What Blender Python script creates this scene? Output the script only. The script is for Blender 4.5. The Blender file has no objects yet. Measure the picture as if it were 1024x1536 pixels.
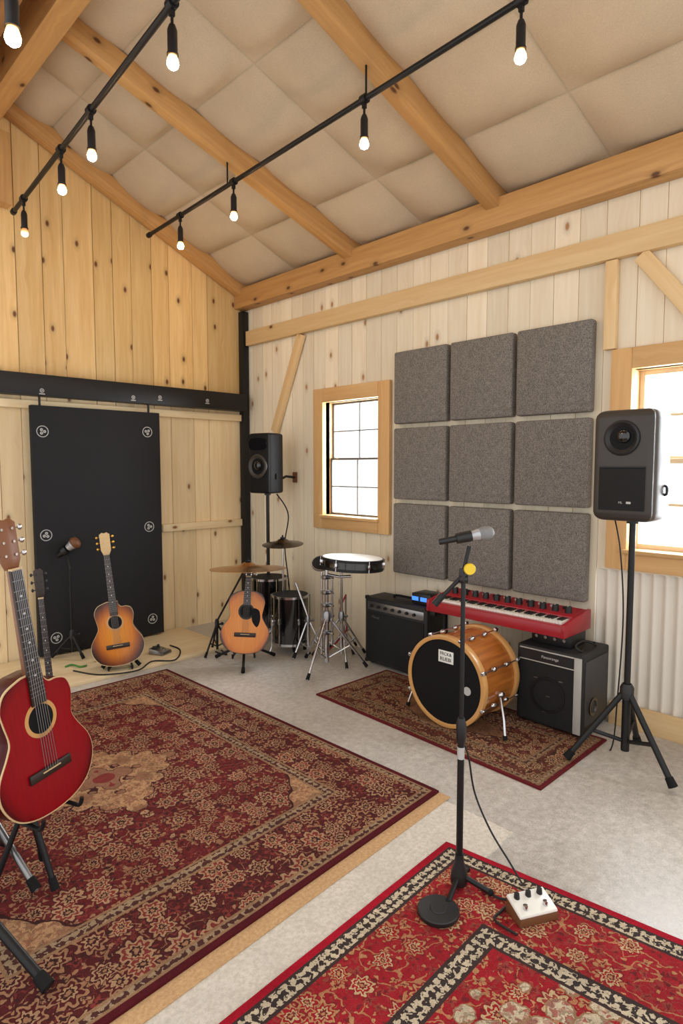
import bpy, bmesh, math, random
from mathutils import Vector, Matrix, Euler
random.seed(7)
SC = bpy.context.scene
C = SC.collection
rad = math.radians
V = Vector

# ------------------------------------------------------------------ camera model
F, CX, CY, PITCH, YAW, H = 920.0, 512.0, 768.0, 4.23, 45.6, 1.6
RM = Euler((rad(90-PITCH), 0, rad(YAW-90)), 'XYZ').to_matrix()
O = V((0, 0, H))
def ray(px, py): return RM @ V(((px-CX)/F, -(py-CY)/F, -1))
def at_z(px, py, z=0.0):
    d = ray(px, py); return O + d*((z-H)/d.z)
def at_x(px, py, X):
    d = ray(px, py); return O + d*(X/d.x)
def at_y(px, py, Y):
    d = ray(px, py); return O + d*(Y/d.y)
def at_d(px, py, D): return O + ray(px, py)*D
def depth(p): return -(RM.transposed() @ (V(p)-O)).z
def proj(p):
    q = RM.transposed() @ (V(p)-O)
    return (CX + F*q.x/-q.z, CY - F*q.y/-q.z)
RIGHT = RM @ V((1, 0, 0))

def S(r, g, b):
    f = lambda c: (c/255/12.92) if c/255 <= .04045 else ((c/255+.055)/1.055)**2.4
    return (f(r), f(g), f(b), 1.0)

# ------------------------------------------------------------------ node helper
class NT:
    def __init__(s, name):
        s.m = bpy.data.materials.new(name); s.m.use_nodes = True
        s.nt = s.m.node_tree; s.b = s.nt.nodes['Principled BSDF']
    def put(s, sock, val):
        if isinstance(val, bpy.types.NodeSocket): s.nt.links.new(val, sock)
        elif val is not None: sock.default_value = val
    def n(s, t, **kw):
        nd = s.nt.nodes.new(t)
        for k, v in kw.items(): setattr(nd, k, v)
        return nd
    def math(s, op, a, b=None, c=None):
        nd = s.n('ShaderNodeMath', operation=op)
        s.put(nd.inputs[0], a); s.put(nd.inputs[1], b); s.put(nd.inputs[2], c)
        return nd.outputs[0]
    def vmath(s, op, a, b=None):
        nd = s.n('ShaderNodeVectorMath', operation=op)
        s.put(nd.inputs[0], a); s.put(nd.inputs[1], b)
        return nd.outputs['Value'] if op == 'LENGTH' else nd.outputs[0]
    def mix(s, fac, a, b, blend='MIX'):
        nd = s.n('ShaderNodeMix', data_type='RGBA', blend_type=blend)
        s.put(nd.inputs[0], fac); s.put(nd.inputs[6], a); s.put(nd.inputs[7], b)
        return nd.outputs[2]
    def noise(s, vec, scale, detail=2, rough=.5, out=0):
        nd = s.n('ShaderNodeTexNoise'); s.put(nd.inputs['Vector'], vec)
        nd.inputs['Scale'].default_value = scale; nd.inputs['Detail'].default_value = detail
        nd.inputs['Roughness'].default_value = rough
        return nd.outputs[out]
    def vor(s, vec, scale, rnd=1.0, dims='2D'):
        nd = s.n('ShaderNodeTexVoronoi', voronoi_dimensions=dims)
        s.put(nd.inputs['Vector'], vec); nd.inputs['Scale'].default_value = scale
        nd.inputs['Randomness'].default_value = rnd
        return nd
    def comb(s, x, y, z=0.0):
        nd = s.n('ShaderNodeCombineXYZ')
        for i, q in enumerate((x, y, z)): s.put(nd.inputs[i], q)
        return nd.outputs[0]
    def sep(s, v):
        nd = s.n('ShaderNodeSeparateXYZ'); s.put(nd.inputs[0], v); return nd.outputs
    def ramp(s, fac, stops, interp='LINEAR'):
        nd = s.n('ShaderNodeValToRGB'); cr = nd.color_ramp; cr.interpolation = interp
        while len(cr.elements) < len(stops): cr.elements.new(.5)
        for e, (p, c) in zip(cr.elements, stops): e.position = p; e.color = c
        s.put(nd.inputs[0], fac); return nd.outputs[0]
    def maprange(s, v, a, b, c=0.0, d=1.0):
        nd = s.n('ShaderNodeMapRange'); s.put(nd.inputs[0], v)
        for i, q in enumerate((a, b, c, d)): nd.inputs[i+1].default_value = q
        return nd.outputs[0]
    def bump(s, h, strength=.3, dist=.01):
        nd = s.n('ShaderNodeBump'); nd.inputs['Strength'].default_value = strength
        nd.inputs['Distance'].default_value = dist; s.put(nd.inputs['Height'], h)
        s.nt.links.new(nd.outputs[0], s.b.inputs['Normal'])
    def obj(s): return s.n('ShaderNodeTexCoord').outputs['Object']
    def base(s, c): s.put(s.b.inputs['Base Color'], c)
    def set(s, **kw):
        for k, v in kw.items(): s.put(s.b.inputs[k.replace('_', ' ')], v)

def plain(name, col, rough=.5, metal=0.0, var=.12, scale=9, coat=0.0, bump=0.0, bscale=60, spec=None):
    k = NT(name); o = k.obj()
    f = k.noise(o, scale, 3)
    a = tuple(min(1, x*(1-var)) for x in col[:3])+(1,); b = tuple(min(1, x*(1+var)) for x in col[:3])+(1,)
    k.base(k.mix(f, a, b))
    k.set(Roughness=k.maprange(f, 0, 1, max(.02, rough-.06), min(1, rough+.06)), Metallic=metal)
    if coat: k.set(Coat_Weight=coat); k.b.inputs['Coat Roughness'].default_value = .06
    if spec is not None: k.b.inputs['Specular IOR Level'].default_value = spec
    if bump: k.bump(k.noise(o, bscale, 3), bump, .004)
    return k.m

def wood(name, c1, c2, knot=S(110, 66, 30), var=.28, keep=.55, kscale=4.2, rough=.6, coat=0):
    k = NT(name)
    uv = k.n('ShaderNodeUVMap').outputs[0]; u, v, _ = k.sep(uv)
    rn = k.n('ShaderNodeAttribute', attribute_name='rnd').outputs['Fac']
    kv = k.vor(k.comb(k.math('MULTIPLY', u, 1.0), k.math('MULTIPLY', v, .55)), kscale)
    d = kv.outputs['Distance']
    near = k.maprange(d, .0, .45, 1, 0)
    uu = k.math('ADD', u, k.math('MULTIPLY', k.math('POWER', near, 3), .03))
    g = k.noise(k.comb(k.math('MULTIPLY', uu, 34), k.math('MULTIPLY', v, 1.7), k.math('MULTIPLY', rn, 19)), 1.0, 4, .6)
    g2 = k.noise(k.comb(k.math('MULTIPLY', uu, 5), k.math('MULTIPLY', v, .5), rn), 1.0, 2)
    f = k.maprange(k.math('ADD', k.math('MULTIPLY', g, .65), k.math('MULTIPLY', g2, .35)), .3, .7)
    col = k.mix(f, c1, c2)
    br = k.maprange(rn, 0, 1, 1-var, 1+var*.55)
    col = k.mix(1.0, col, k.comb(br, k.math('MULTIPLY', k.math('ADD', br, .02), .99), k.math('MULTIPLY', br, .97)), 'MULTIPLY')
    sel = k.math('GREATER_THAN', k.sep(kv.outputs['Color'])[0], keep)
    km = k.math('MULTIPLY', k.maprange(d, .035, .075, 1, 0), sel)
    halo = k.math('MULTIPLY', k.maprange(d, .06, .17, .38, 0), sel)
    col = k.mix(halo, col, tuple(x*.55 for x in c1[:3])+(1,))
    col = k.mix(km, col, knot)
    k.base(col); k.set(Roughness=rough)
    if coat: k.set(Coat_Weight=coat)
    k.bump(g, .12, .004)
    return k.m

# ------------------------------------------------------------------ mesh builder
def catmull(pts, k=6, closed=False):
    P = [V(p) for p in pts]; n = len(P); out = []
    segs = n if closed else n-1
    for i in range(segs):
        if closed: a, b, c, d = P[i-1], P[i], P[(i+1) % n], P[(i+2) % n]
        else: a, b, c, d = P[max(i-1, 0)], P[i], P[i+1], P[min(i+2, n-1)]
        for j in range(k):
            t = j/k
            out.append(.5*((2*b)+(c-a)*t+(2*a-5*b+4*c-d)*t*t+(3*b-a-3*c+d)*t**3))
    if not closed: out.append(P[-1])
    return out

class MB:
    def __init__(s): s.v, s.f, s.uv, s.r, s.m = [], [], [], [], []
    def add(s, verts, faces, uvs=None, rnd=None, m=0):
        b = len(s.v); rnd = random.random() if rnd is None else rnd
        s.v += [tuple(p) for p in verts]
        for i, f in enumerate(faces):
            s.f.append([b+q for q in f]); s.r.append(rnd); s.m.append(m)
            s.uv.append(uvs[i] if uvs else [(verts[q][0]+verts[q][1], verts[q][2]) for q in f])
        return s
    def hexa(s, P, m=0, rnd=None):
        P = [V(p) for p in P]
        ed = [P[1]-P[0], P[3]-P[0], P[4]-P[0]]
        g = max(ed, key=lambda e: e.length).normalized()
        fs = [(0, 3, 2, 1), (4, 5, 6, 7), (0, 1, 5, 4), (1, 2, 6, 5), (2, 3, 7, 6), (3, 0, 4, 7)]
        ou, ov = random.random()*20, random.random()*20; uvs = []
        for q in fs:
            a = P[q[1]]-P[q[0]]; b = P[q[3]]-P[q[0]]
            e = a if abs(a.normalized().dot(g)) < abs(b.normalized().dot(g)) else b
            e = (e-g*e.dot(g)); e = e.normalized() if e.length > 1e-6 else V((0, 0, 0))
            uvs.append([((P[i]-P[0]).dot(e)+ou, (P[i]-P[0]).dot(g)+ov) for i in q])
        return s.add(P, fs, uvs, rnd, m)
    def box(s, c, z, R=None, m=0, rnd=None):
        c = V(c); h = V(z)/2
        pts = [V((x*h.x, y*h.y, w*h.z)) for w in (-1, 1) for x, y in ((-1, -1), (1, -1), (1, 1), (-1, 1))]
        if R: pts = [R @ p for p in pts]
        return s.hexa([c+p for p in pts], m, rnd)
    def lim(s, a, b, m=0, rnd=None):
        a, b = V(a), V(b); return s.box((a+b)/2, b-a, None, m, rnd)
    def bar(s, p0, p1, w, h, up=(0, 0, 1), m=0):
        p0, p1 = V(p0), V(p1); d = (p1-p0).normalized()
        x = d.cross(V(up)).normalized(); y = x.cross(d)
        r = []
        for p in (p0, p1): r += [p-x*w/2-y*h/2, p+x*w/2-y*h/2, p+x*w/2+y*h/2, p-x*w/2+y*h/2]
        return s.hexa(r, m)
    def tube(s, pts, r, n=10, m=0):
        P = [V(p) for p in pts]; N = len(P); rr = r if isinstance(r, (list, tuple)) else [r]*N
        vs, fs = [], []; t0 = (P[1]-P[0]).normalized()
        x = t0.orthogonal().normalized()
        for i, p in enumerate(P):
            t = (P[min(i+1, N-1)]-P[max(i-1, 0)]).normalized()
            x = (x-t*x.dot(t)); x = x.normalized() if x.length > 1e-6 else t.orthogonal().normalized()
            y = t.cross(x)
            for j in range(n):
                a = 2*math.pi*j/n; vs.append(p+(x*math.cos(a)+y*math.sin(a))*rr[i])
        for i in range(N-1):
            for j in range(n):
                k = (j+1) % n; fs.append((i*n+j, i*n+k, (i+1)*n+k, (i+1)*n+j))
        fs.append(tuple(range(n-1, -1, -1))); fs.append(tuple((N-1)*n+j for j in range(n)))
        return s.add(vs, fs, m=m)
    def loft(s, rings, m=0):
        n = len(rings[0]); vs = [V(p) for r in rings for p in r]; fs = []
        for i in range(len(rings)-1):
            for j in range(n):
                k = (j+1) % n; fs.append((i*n+j, i*n+k, (i+1)*n+k, (i+1)*n+j))
        fs.append(tuple(range(n-1, -1, -1))); fs.append(tuple((len(rings)-1)*n+j for j in range(n)))
        return s.add(vs, fs, m=m)
    def lathe(s, prof, M=None, n=28, m=0, closed=False):
        vs, fs = [], []; M = M or Matrix.Identity(4)
        rows = []
        for r, z in prof:
            if r < 1e-6: rows.append([len(vs)]); vs.append(M @ V((0, 0, z)))
            else:
                rows.append(list(range(len(vs), len(vs)+n)))
                for j in range(n):
                    a = 2*math.pi*j/n; vs.append(M @ V((r*math.cos(a), r*math.sin(a), z)))
        pairs = list(zip(rows[:-1], rows[1:]))
        if closed: pairs.append((rows[-1], rows[0]))
        for A, B in pairs:
            for j in range(n):
                k = (j+1) % n
                if len(A) == 1 and len(B) == 1: continue
                if len(A) == 1: fs.append((A[0], B[j], B[k]))
                elif len(B) == 1: fs.append((A[j], A[k], B[0]))
                else: fs.append((A[j], A[k], B[k], B[j]))
        return s.add(vs, fs, m=m)
    def prism(s, pts, lo, hi, f=None, m=0):
        f = f or (lambda a, b, c: (a, c, b)); n = len(pts)
        vs = [V(f(p[0], p[1], lo)) for p in pts]+[V(f(p[0], p[1], hi)) for p in pts]
        fs = [tuple(range(n-1, -1, -1)), tuple(range(n, 2*n))]+[(i, (i+1) % n, n+(i+1) % n, n+i) for i in range(n)]
        return s.add(vs, fs, m=m)
    def ball(s, c, r, sc=(1, 1, 1), n=14, m=0):
        k = n//2; M = Matrix.Translation(V(c)) @ Matrix.Diagonal((sc[0], sc[1], sc[2], 1))
        return s.lathe([(r*math.sin(math.pi*i/k), -r*math.cos(math.pi*i/k)) for i in range(k+1)], M, n, m)
    def build(s, name, mats, parent=None, bevel=0.0, seg=2, ang=40, loc=None):
        me = bpy.data.meshes.new(name); me.from_pydata(s.v, [], s.f)
        uvl = me.uv_layers.new(name='UVMap')
        flat = [c for f in s.uv for p in f for c in p]; uvl.data.foreach_set('uv', flat)
        at = me.attributes.new('rnd', 'FLOAT', 'FACE'); at.data.foreach_set('value', s.r)
        me.polygons.foreach_set('material_index', s.m)
        for mt in (mats if isinstance(mats, (list, tuple)) else [mats]): me.materials.append(mt)
        bm = bmesh.new(); bm.from_mesh(me)
        bmesh.ops.recalc_face_normals(bm, faces=bm.faces)
        if bevel:
            es = [e for e in bm.edges if len(e.link_faces) == 2 and e.calc_face_angle(0) > .6]
            bmesh.ops.bevel(bm, geom=es, offset=bevel, segments=seg, profile=.5, affect='EDGES', clamp_overlap=True)
        for f in bm.faces: f.smooth = True
        bm.to_mesh(me); bm.free()
        me.set_sharp_from_angle(angle=rad(ang))
        o = bpy.data.objects.new(name, me); C.objects.link(o)
        if parent: o.parent = parent
        if loc is not None: o.location = loc
        return o

def tag(o, label, cat, group=None, kind=None):
    o['label'] = label; o['category'] = cat
    if group: o['group'] = group
    if kind: o['kind'] = kind
    return o
def thing(name, label, cat, loc=(0, 0, 0), rotz=0.0, group=None, rot=None, kind=None):
    o = bpy.data.objects.new(name, None); C.objects.link(o); o.empty_display_size = .05
    o.location = loc; o.rotation_euler = rot.to_euler() if rot else (0, 0, rotz)
    return tag(o, label, cat, group, kind)
def struct(o, label, cat='structure'): return tag(o, label, cat, None, 'structure')
def axisM(p, d): return Matrix.Translation(V(p)) @ V(d).to_track_quat('Z', 'Y').to_matrix().to_4x4()
def text(name, body, size, M, mat, parent, label=None):
    cu = bpy.data.curves.new(name, 'FONT'); cu.body = body; cu.size = size
    cu.align_x = 'CENTER'; cu.align_y = 'CENTER'; cu.extrude = .0006
    t = bpy.data.objects.new(name+'_tmp', cu); C.objects.link(t)
    me = bpy.data.meshes.new_from_object(t.evaluated_get(bpy.context.evaluated_depsgraph_get()))
    bpy.data.objects.remove(t); me.transform(M); me.materials.clear(); me.materials.append(mat); me.name = name
    o = bpy.data.objects.new(name, me); C.objects.link(o); o.parent = parent
    return o
def TM(p, x, y):
    x, y = V(x), V(y); z = x.cross(y)
    return Matrix(((x.x, y.x, z.x, p[0]), (x.y, y.y, z.y, p[1]), (x.z, y.z, z.z, p[2]), (0, 0, 0, 1)))

# ------------------------------------------------------------------ materials
M = {}
M['pineA'] = wood('yellow_pine_boards', S(224, 178, 112), S(246, 214, 158), S(108, 62, 28), .18, .32)
M['pineLow'] = wood('pale_pine_boards', S(236, 206, 160), S(250, 230, 194), S(140, 92, 50), .12)
M['pineB'] = wood('whitewashed_boards', S(232, 215, 190), S(247, 237, 220), S(176, 130, 88), .12, .72)
M['beam'] = wood('honey_beam_wood', S(180, 130, 76), S(212, 166, 108), S(92, 54, 26), .12, .5)
M['girt'] = wood('light_girt_wood', S(220, 182, 130), S(237, 207, 162), S(112, 64, 28), .1, .5)
M['darkbeam'] = wood('dark_roof_wood', S(136, 90, 52), S(166, 118, 72), S(80, 44, 20), .2, .6)  # darker brown wood for the left roof slope, purlin and gable backing
M['trim'] = wood('window_trim_wood', S(206, 158, 104), S(226, 184, 130), S(130, 78, 36), .12, .75)
M['ply'] = wood('platform_boards', S(218, 192, 152), S(238, 217, 183), S(160, 112, 64), .1, .8)
M['palesash'] = wood('pale_wood_sash', S(222, 200, 168), S(238, 222, 196), S(190, 150, 110), .08, .9)
M['blackmetal'] = plain('black_powder_coated_metal', S(26, 26, 28), .45, .3)
M['blackplastic'] = plain('black_plastic', S(24, 24, 26), .42)
M['rubber'] = plain('black_rubber', S(18, 18, 19), .8, spec=.3)
M['tolex'] = plain('black_tolex', S(30, 30, 32), .6, bump=.4, bscale=220)
M['charcoal'] = plain('charcoal_speaker_plastic', S(56, 51, 47), .42, bump=.12, bscale=300)
M['speakerblack'] = plain('black_speaker_plastic', S(20, 20, 21), .6, bump=.12, bscale=300, spec=.25)
M['doorblack'] = plain('matte_black_door_felt', S(36, 36, 39), .85, bump=.2, bscale=180, spec=.3)
M['chrome'] = plain('chrome', S(205, 205, 208), .16, 1.0, .05)
M['steel'] = plain('brushed_steel', S(150, 150, 152), .32, 1.0, .1)
M['silver'] = plain('silver_grey_paint', S(176, 174, 168), .4)
M['micsilver'] = plain('satin_nickel', S(188, 190, 194), .34, .45)
M['sash'] = plain('grey_window_sash', S(104, 100, 95), .5)
M['white'] = plain('white_paint', S(235, 235, 230), .5)
M['greyink'] = plain('pale_grey_ink', S(184, 184, 181), .6)
M['cream'] = plain('cream_binding', S(214, 184, 138), .4)
M['keys'] = plain('white_key_plastic', S(240, 238, 230), .3)
M['redplastic'] = plain('red_keyboard_paint', S(158, 16, 34), .38, coat=.15)
M['redside'] = plain('dark_red_guitar_side', S(70, 4, 10), .3, spec=.3)
M['darkside'] = plain('dark_walnut_guitar_side', S(40, 24, 16), .3, coat=.2)
M['neckwood'] = wood('mahogany_neck', S(108, 62, 36), S(136, 84, 48), S(100, 60, 30), .1, .99, rough=.35)
M['rosewood'] = plain('rosewood_fingerboard', S(44, 28, 22), .4)
M['gold'] = plain('gold_hardware', S(214, 170, 80), .25, 1.0)
M['drumblack'] = plain('gloss_black_drum_wrap', S(14, 14, 16), .14, coat=.6)
M['headblack'] = plain('black_drum_head', S(18, 18, 20), .65, spec=.2)
M['headwhite'] = plain('white_drum_head', S(238, 238, 234), .4)
M['maple'] = wood('figured_maple_shell', S(128, 66, 22), S(200, 124, 54), S(110, 58, 20), .06, .85, rough=.25, coat=.4)
M['hoopwood'] = plain('pale_maple_hoop', S(206, 154, 92), .3, coat=.3)
M['yellow'] = plain('yellow_plastic', S(236, 200, 40), .4)
M['cable'] = plain('black_cable_rubber', S(20, 20, 22), .6)
M['greencable'] = plain('green_cable_rubber', S(60, 130, 50), .6)
M['redcable'] = plain('red_cable_rubber', S(150, 30, 30), .5)
M['grillecloth'] = plain('black_grille_cloth', S(24, 24, 25), .85, bump=.6, bscale=500)
M['mesh'] = plain('steel_mesh', S(84, 84, 86), .4, .8, bump=.8, bscale=420)
M['micmesh'] = plain('microphone_wire_mesh', S(150, 150, 152), .42, .5, bump=.8, bscale=600)
M['metalwall'] = plain('white_corrugated_metal', S(226, 219, 206), .42, .0, .04)
M['leather'] = plain('brown_leather', S(110, 68, 40), .5, bump=.3)

def burst(name, stops, coat=.25, spec=.5):
    k = NT(name); x, y, z = k.sep(k.obj())
    r = k.vmath('LENGTH', k.comb(k.math('DIVIDE', x, .2), k.math('DIVIDE', k.math('SUBTRACT', z, .24), .27)))
    g = k.noise(k.comb(k.math('MULTIPLY', x, 120), k.math('MULTIPLY', z, 5)), 1.0, 2)
    gm = k.maprange(g, .3, .7, .9, 1.08)
    k.base(k.mix(1.0, k.ramp(r, stops), k.comb(gm, gm, gm), 'MULTIPLY'))
    k.set(Roughness=.24, Coat_Weight=coat); k.b.inputs['Specular IOR Level'].default_value = spec; return k.m
M['redguitar'] = burst('deep_red_lacquer', [(.3, S(146, 6, 22)), (.85, S(136, 4, 18)), (.97, S(112, 2, 14)), (1.0, S(84, 2, 10))], 0.0, .28)
M['sunburst'] = burst('sunburst_lacquer', [(.1, S(236, 156, 48)), (.58, S(214, 126, 36)), (.82, S(140, 70, 24)), (.98, S(52, 28, 14))])
M['ambertop'] = burst('amber_lacquer', [(.3, S(232, 142, 42)), (.8, S(222, 130, 36)), (.95, S(188, 100, 28)), (1.0, S(84, 42, 16))])
def cymbal_mat(name, a, b):
    k = NT(name); x, y, z = k.sep(k.obj()); r = k.vmath('LENGTH', k.comb(x, y))
    g = k.noise(k.comb(k.math('MULTIPLY', r, 160), 0.0), 1.0, 3, .7)
    k.base(k.mix(g, a, b)); k.set(Roughness=.26, Metallic=.95); k.bump(g, .3, .002); return k.m
M['brass'] = cymbal_mat('bronze_cymbal', S(136, 92, 54), S(192, 144, 92))
M['darkbrass'] = cymbal_mat('dark_tarnished_cymbal', S(60, 50, 42), S(100, 84, 66))

def fabric(name, a, b, scale, bumpd=.003):
    k = NT(name); o = k.obj()
    f = k.noise(o, scale, 3, .7); g = k.noise(o, scale*.12, 2)
    k.base(k.mix(k.maprange(g, .3, .7, .0, .25), k.mix(k.maprange(f, .36, .64), a, b), tuple(x*.8 for x in a[:3])+(1,)))
    k.set(Roughness=.95); k.bump(f, .5, bumpd); return k.m
M['panel'] = fabric('heather_grey_acoustic_fabric', S(84, 79, 75), S(156, 150, 143), 190)
M['shag'] = fabric('cream_wool_underlay', S(200, 192, 178), S(224, 217, 205), 70, .008)
M['pad'] = fabric('tan_rug_pad', S(186, 146, 102), S(210, 172, 126), 80)
def ceil_mat():
    k = NT('tan_quilted_ceiling_fabric'); o = k.obj()
    s, t, _ = k.sep(k.n('ShaderNodeUVMap').outputs[0])
    rn = k.n('ShaderNodeAttribute', attribute_name='rnd').outputs['Fac']
    e = k.math('MINIMUM', k.math('MINIMUM', s, k.math('SUBTRACT', 1.0, s)), k.math('MINIMUM', t, k.math('SUBTRACT', 1.0, t)))
    f = k.noise(o, 150, 2, .6); g = k.noise(o, 7, 3)
    c = k.mix(k.maprange(f, .3, .7), S(193, 174, 147), S(205, 187, 160))
    m = k.math('MULTIPLY', k.maprange(rn, 0, 1, .95, 1.05), k.math('MULTIPLY', k.maprange(g, .3, .7, .96, 1.03), k.maprange(e, .0, .018, .84, 1.0)))
    k.base(k.mix(1.0, c, k.comb(m, m, m), 'MULTIPLY'))
    k.set(Roughness=.95); k.bump(f, .15, .002); return k.m
M['ceil'] = ceil_mat()

def concrete():
    k = NT('polished_concrete'); o = k.obj()
    a = k.noise(o, 1.3, 4, .6); b = k.noise(o, 26, 4, .7); c = k.noise(o, 140, 2)
    f = k.math('ADD', k.math('MULTIPLY', a, .35), k.math('ADD', k.math('MULTIPLY', b, .40), k.math('MULTIPLY', c, .25)))
    k.base(k.ramp(f, [(.32, S(142, 136, 129)), (.48, S(184, 178, 170)), (.64, S(216, 211, 204))]))
    k.set(Roughness=k.maprange(b, .3, .7, .28, .46)); k.bump(c, .08, .003); return k.m
M['concrete'] = concrete()
def glow(name, col, st):
    k = NT(name); k.base(col); k.set(Emission_Color=col); k.b.inputs['Emission Strength'].default_value = st; return k.m
def bulb(name, st):
    k = NT(name); x, y, z = k.sep(k.obj())
    f = k.maprange(z, -.262, -.212, 1, 0)
    c = k.mix(k.math('POWER', f, 1.5), (1, .50, .16, 1), (1, .82, .58, 1))
    k.base(c); k.set(Emission_Color=c); k.put(k.b.inputs['Emission Strength'], k.maprange(k.math('POWER', f, 2.2), 0, 1, st*.012, st)); return k.m
M['bulb'] = bulb('warm_bulb_glow', 240)
M['bulbdim'] = bulb('dim_bulb_glow', 5)
M['led'] = glow('blue_led_glow', (.06, .25, 1, 1), 1.0)
def glass():
    m = bpy.data.materials.new('window_glass'); m.use_nodes = True; nt = m.node_tree; nt.nodes.clear()
    o = nt.nodes.new('ShaderNodeOutputMaterial'); t = nt.nodes.new('ShaderNodeBsdfTransparent')
    g = nt.nodes.new('ShaderNodeBsdfGlossy'); g.inputs['Roughness'].default_value = .03
    x = nt.nodes.new('ShaderNodeMixShader'); x.inputs[0].default_value = .05
    nt.links.new(t.outputs[0], x.inputs[1]); nt.links.new(g.outputs[0], x.inputs[2]); nt.links.new(x.outputs[0], o.inputs[0])
    return m
M['glass'] = glass()

def rug_mat(name, W, L, P):
    k = NT(name); mt = k.math
    u, v, _ = k.sep(k.n('ShaderNodeUVMap').outputs[0])
    x = mt('ABSOLUTE', mt('SUBTRACT', u, W/2)); y = mt('ABSOLUTE', mt('SUBTRACT', v, L/2))
    d = mt('MINIMUM', mt('SUBTRACT', W/2, x), mt('SUBTRACT', L/2, y))
    vec0 = k.comb(x, y, 0.0); uvv = k.comb(u, v, 0.0)
    wob = k.noise(uvv, 30, 2, .5, out=1)
    vec = k.vmath('ADD', vec0, k.vmath('MULTIPLY', k.vmath('SUBTRACT', wob, (.5, .5, .5)), (.034, .034, 0)))
    def flower(s, R, npet, seed, rnd, amp=.16):
        v2 = k.vmath('ADD', vec, (seed, seed*1.7, 0))
        vo = k.vor(v2, s, rnd)
        dl = k.vmath('SUBTRACT', v2, vo.outputs['Position']); dx, dy, _ = k.sep(dl)
        r = k.vmath('LENGTH', dl); i = k.sep(vo.outputs['Color'])
        th = mt('ADD', mt('MULTIPLY', npet, mt('ARCTAN2', dy, dx)), mt('MULTIPLY', i[1], 6.28))
        rr = mt('MULTIPLY', mt('MULTIPLY', R, mt('ADD', .7, mt('MULTIPLY', i[2], .5))), mt('ADD', 1-amp, mt('MULTIPLY', amp, mt('COSINE', th))))
        return mt('DIVIDE', r, rr), i[0]
    bs, bR, ss, sR = P['sc']
    def layer(base, seed, A, B, Cc, D):
        def vine(sc, w_, sd): return mt('LESS_THAN', mt('ABSOLUTE', mt('SUBTRACT', k.noise(k.vmath('ADD', vec, (sd*3, sd, sd)), sc, 1), .5)), w_)
        c = k.mix(mt('MULTIPLY', vine(P['vs']*1.9, .022, seed+5), .6), base, Cc)
        c = k.mix(mt('MULTIPLY', vine(P['vs'], .014, seed), .8), c, A)
        q, i = flower(ss*2.1, sR*.38, 3, seed+1.9, 1.0)
        c = k.mix(mt('LESS_THAN', q, 1.0), c, k.mix(mt('GREATER_THAN', i, .5), A, D))
        q, i = flower(ss, sR, 4, seed+.3, .9, .3)
        c = k.mix(mt('LESS_THAN', q, 1.3), c, base)
        c = k.mix(mt('LESS_THAN', q, 1.0), c, k.mix(mt('GREATER_THAN', i, .5), A, Cc))
        c = k.mix(mt('LESS_THAN', q, .42), c, D)
        q, i = flower(bs, bR, 8, seed, .6)
        c = k.mix(mt('LESS_THAN', q, 1.25), c, k.mix(.6, base, D))
        c = k.mix(mt('LESS_THAN', q, 1.05), c, k.mix(mt('GREATER_THAN', i, .45), A, B))
        c = k.mix(mt('LESS_THAN', q, .80), c, k.mix(mt('GREATER_THAN', i, .6), base, Cc))
        c = k.mix(mt('LESS_THAN', q, .55), c, B)
        c = k.mix(mt('LESS_THAN', q, .36), c, D)
        return k.mix(mt('LESS_THAN', q, .18), c, A)
    field = layer(P['field'], .21, P['a'], P['b'], P['c'], P['d'])
    bord = layer(P['border'], 3.37, P['a'], P['b'], P['c'], P['d'])
    mfl = layer(P['medc'], 7.1, P['medf'], P['d'], P['c'], P['border'])
    med = k.mix(P.get('mm', .55), P['medc'], mfl)
    ma, mb = P['med']
    q = mt('ADD', mt('DIVIDE', x, ma), mt('DIVIDE', y, mb))
    q = mt('ADD', q, mt('MULTIPLY', P.get('ragn', .2), mt('SUBTRACT', k.noise(vec, P.get('rns', 11), 2), .5)))
    # scalloped outline from a lattice of small lobes
    lob = k.vor(vec, P.get('lobs', 13), .25).outputs['Distance']
    q = mt('ADD', q, mt('MULTIPLY', P.get('lob', .16), mt('SUBTRACT', lob, .35)))
    oc = P.get('out', P['d'])
    field = k.mix(mt('LESS_THAN', q, 1.04), field, oc)
    field = k.mix(mt('LESS_THAN', q, 1.0), field, med)
    field = k.mix(mt('LESS_THAN', q, .42), field, oc)
    field = k.mix(mt('LESS_THAN', q, .39), field, k.mix(.5, P['field'], P['b']))
    field = k.mix(mt('LESS_THAN', q, .15), field, P['c'])
    if P.get('sp'):
        sa, sb = P['sp']
        qs = mt('ADD', mt('DIVIDE', mt('SUBTRACT', W/2-P['bw'], x), sa), mt('DIVIDE', mt('SUBTRACT', L/2-P['bw'], y), sb))
        qs = mt('ADD', qs, mt('MULTIPLY', .3, mt('SUBTRACT', k.noise(vec0, 9, 1), .5)))
        qs = mt('ADD', qs, mt('MULTIPLY', .2, mt('SUBTRACT', lob, .35)))
        field = k.mix(mt('LESS_THAN', qs, 1.06), field, oc)
        field = k.mix(mt('LESS_THAN', qs, 1.0), field, med)
    col = k.mix(mt('LESS_THAN', d, P['bw']), field, bord)
    col = k.mix(P.get('fade', 0.0), col, P['fadec'])
    chk = mt('GREATER_THAN', mt('ADD', mt('MULTIPLY', .10, mt('ADD', mt('SINE', mt('MULTIPLY', x, 190)), mt('SINE', mt('MULTIPLY', y, 190)))),
                                mt('SUBTRACT', k.noise(vec, P.get('gn', 60), 1), P.get('gb', .5))), 0.0)
    gc = k.mix(chk, P['g1'], P['g2'])
    for a, b in P['guards']:
        inn = mt('MULTIPLY', mt('GREATER_THAN', d, a), mt('LESS_THAN', d, b))
        col = k.mix(inn, col, gc)
        for e in (a, b):
            col = k.mix(mt('LESS_THAN', mt('ABSOLUTE', mt('SUBTRACT', d, e)), .006), col, P['line'])
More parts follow.
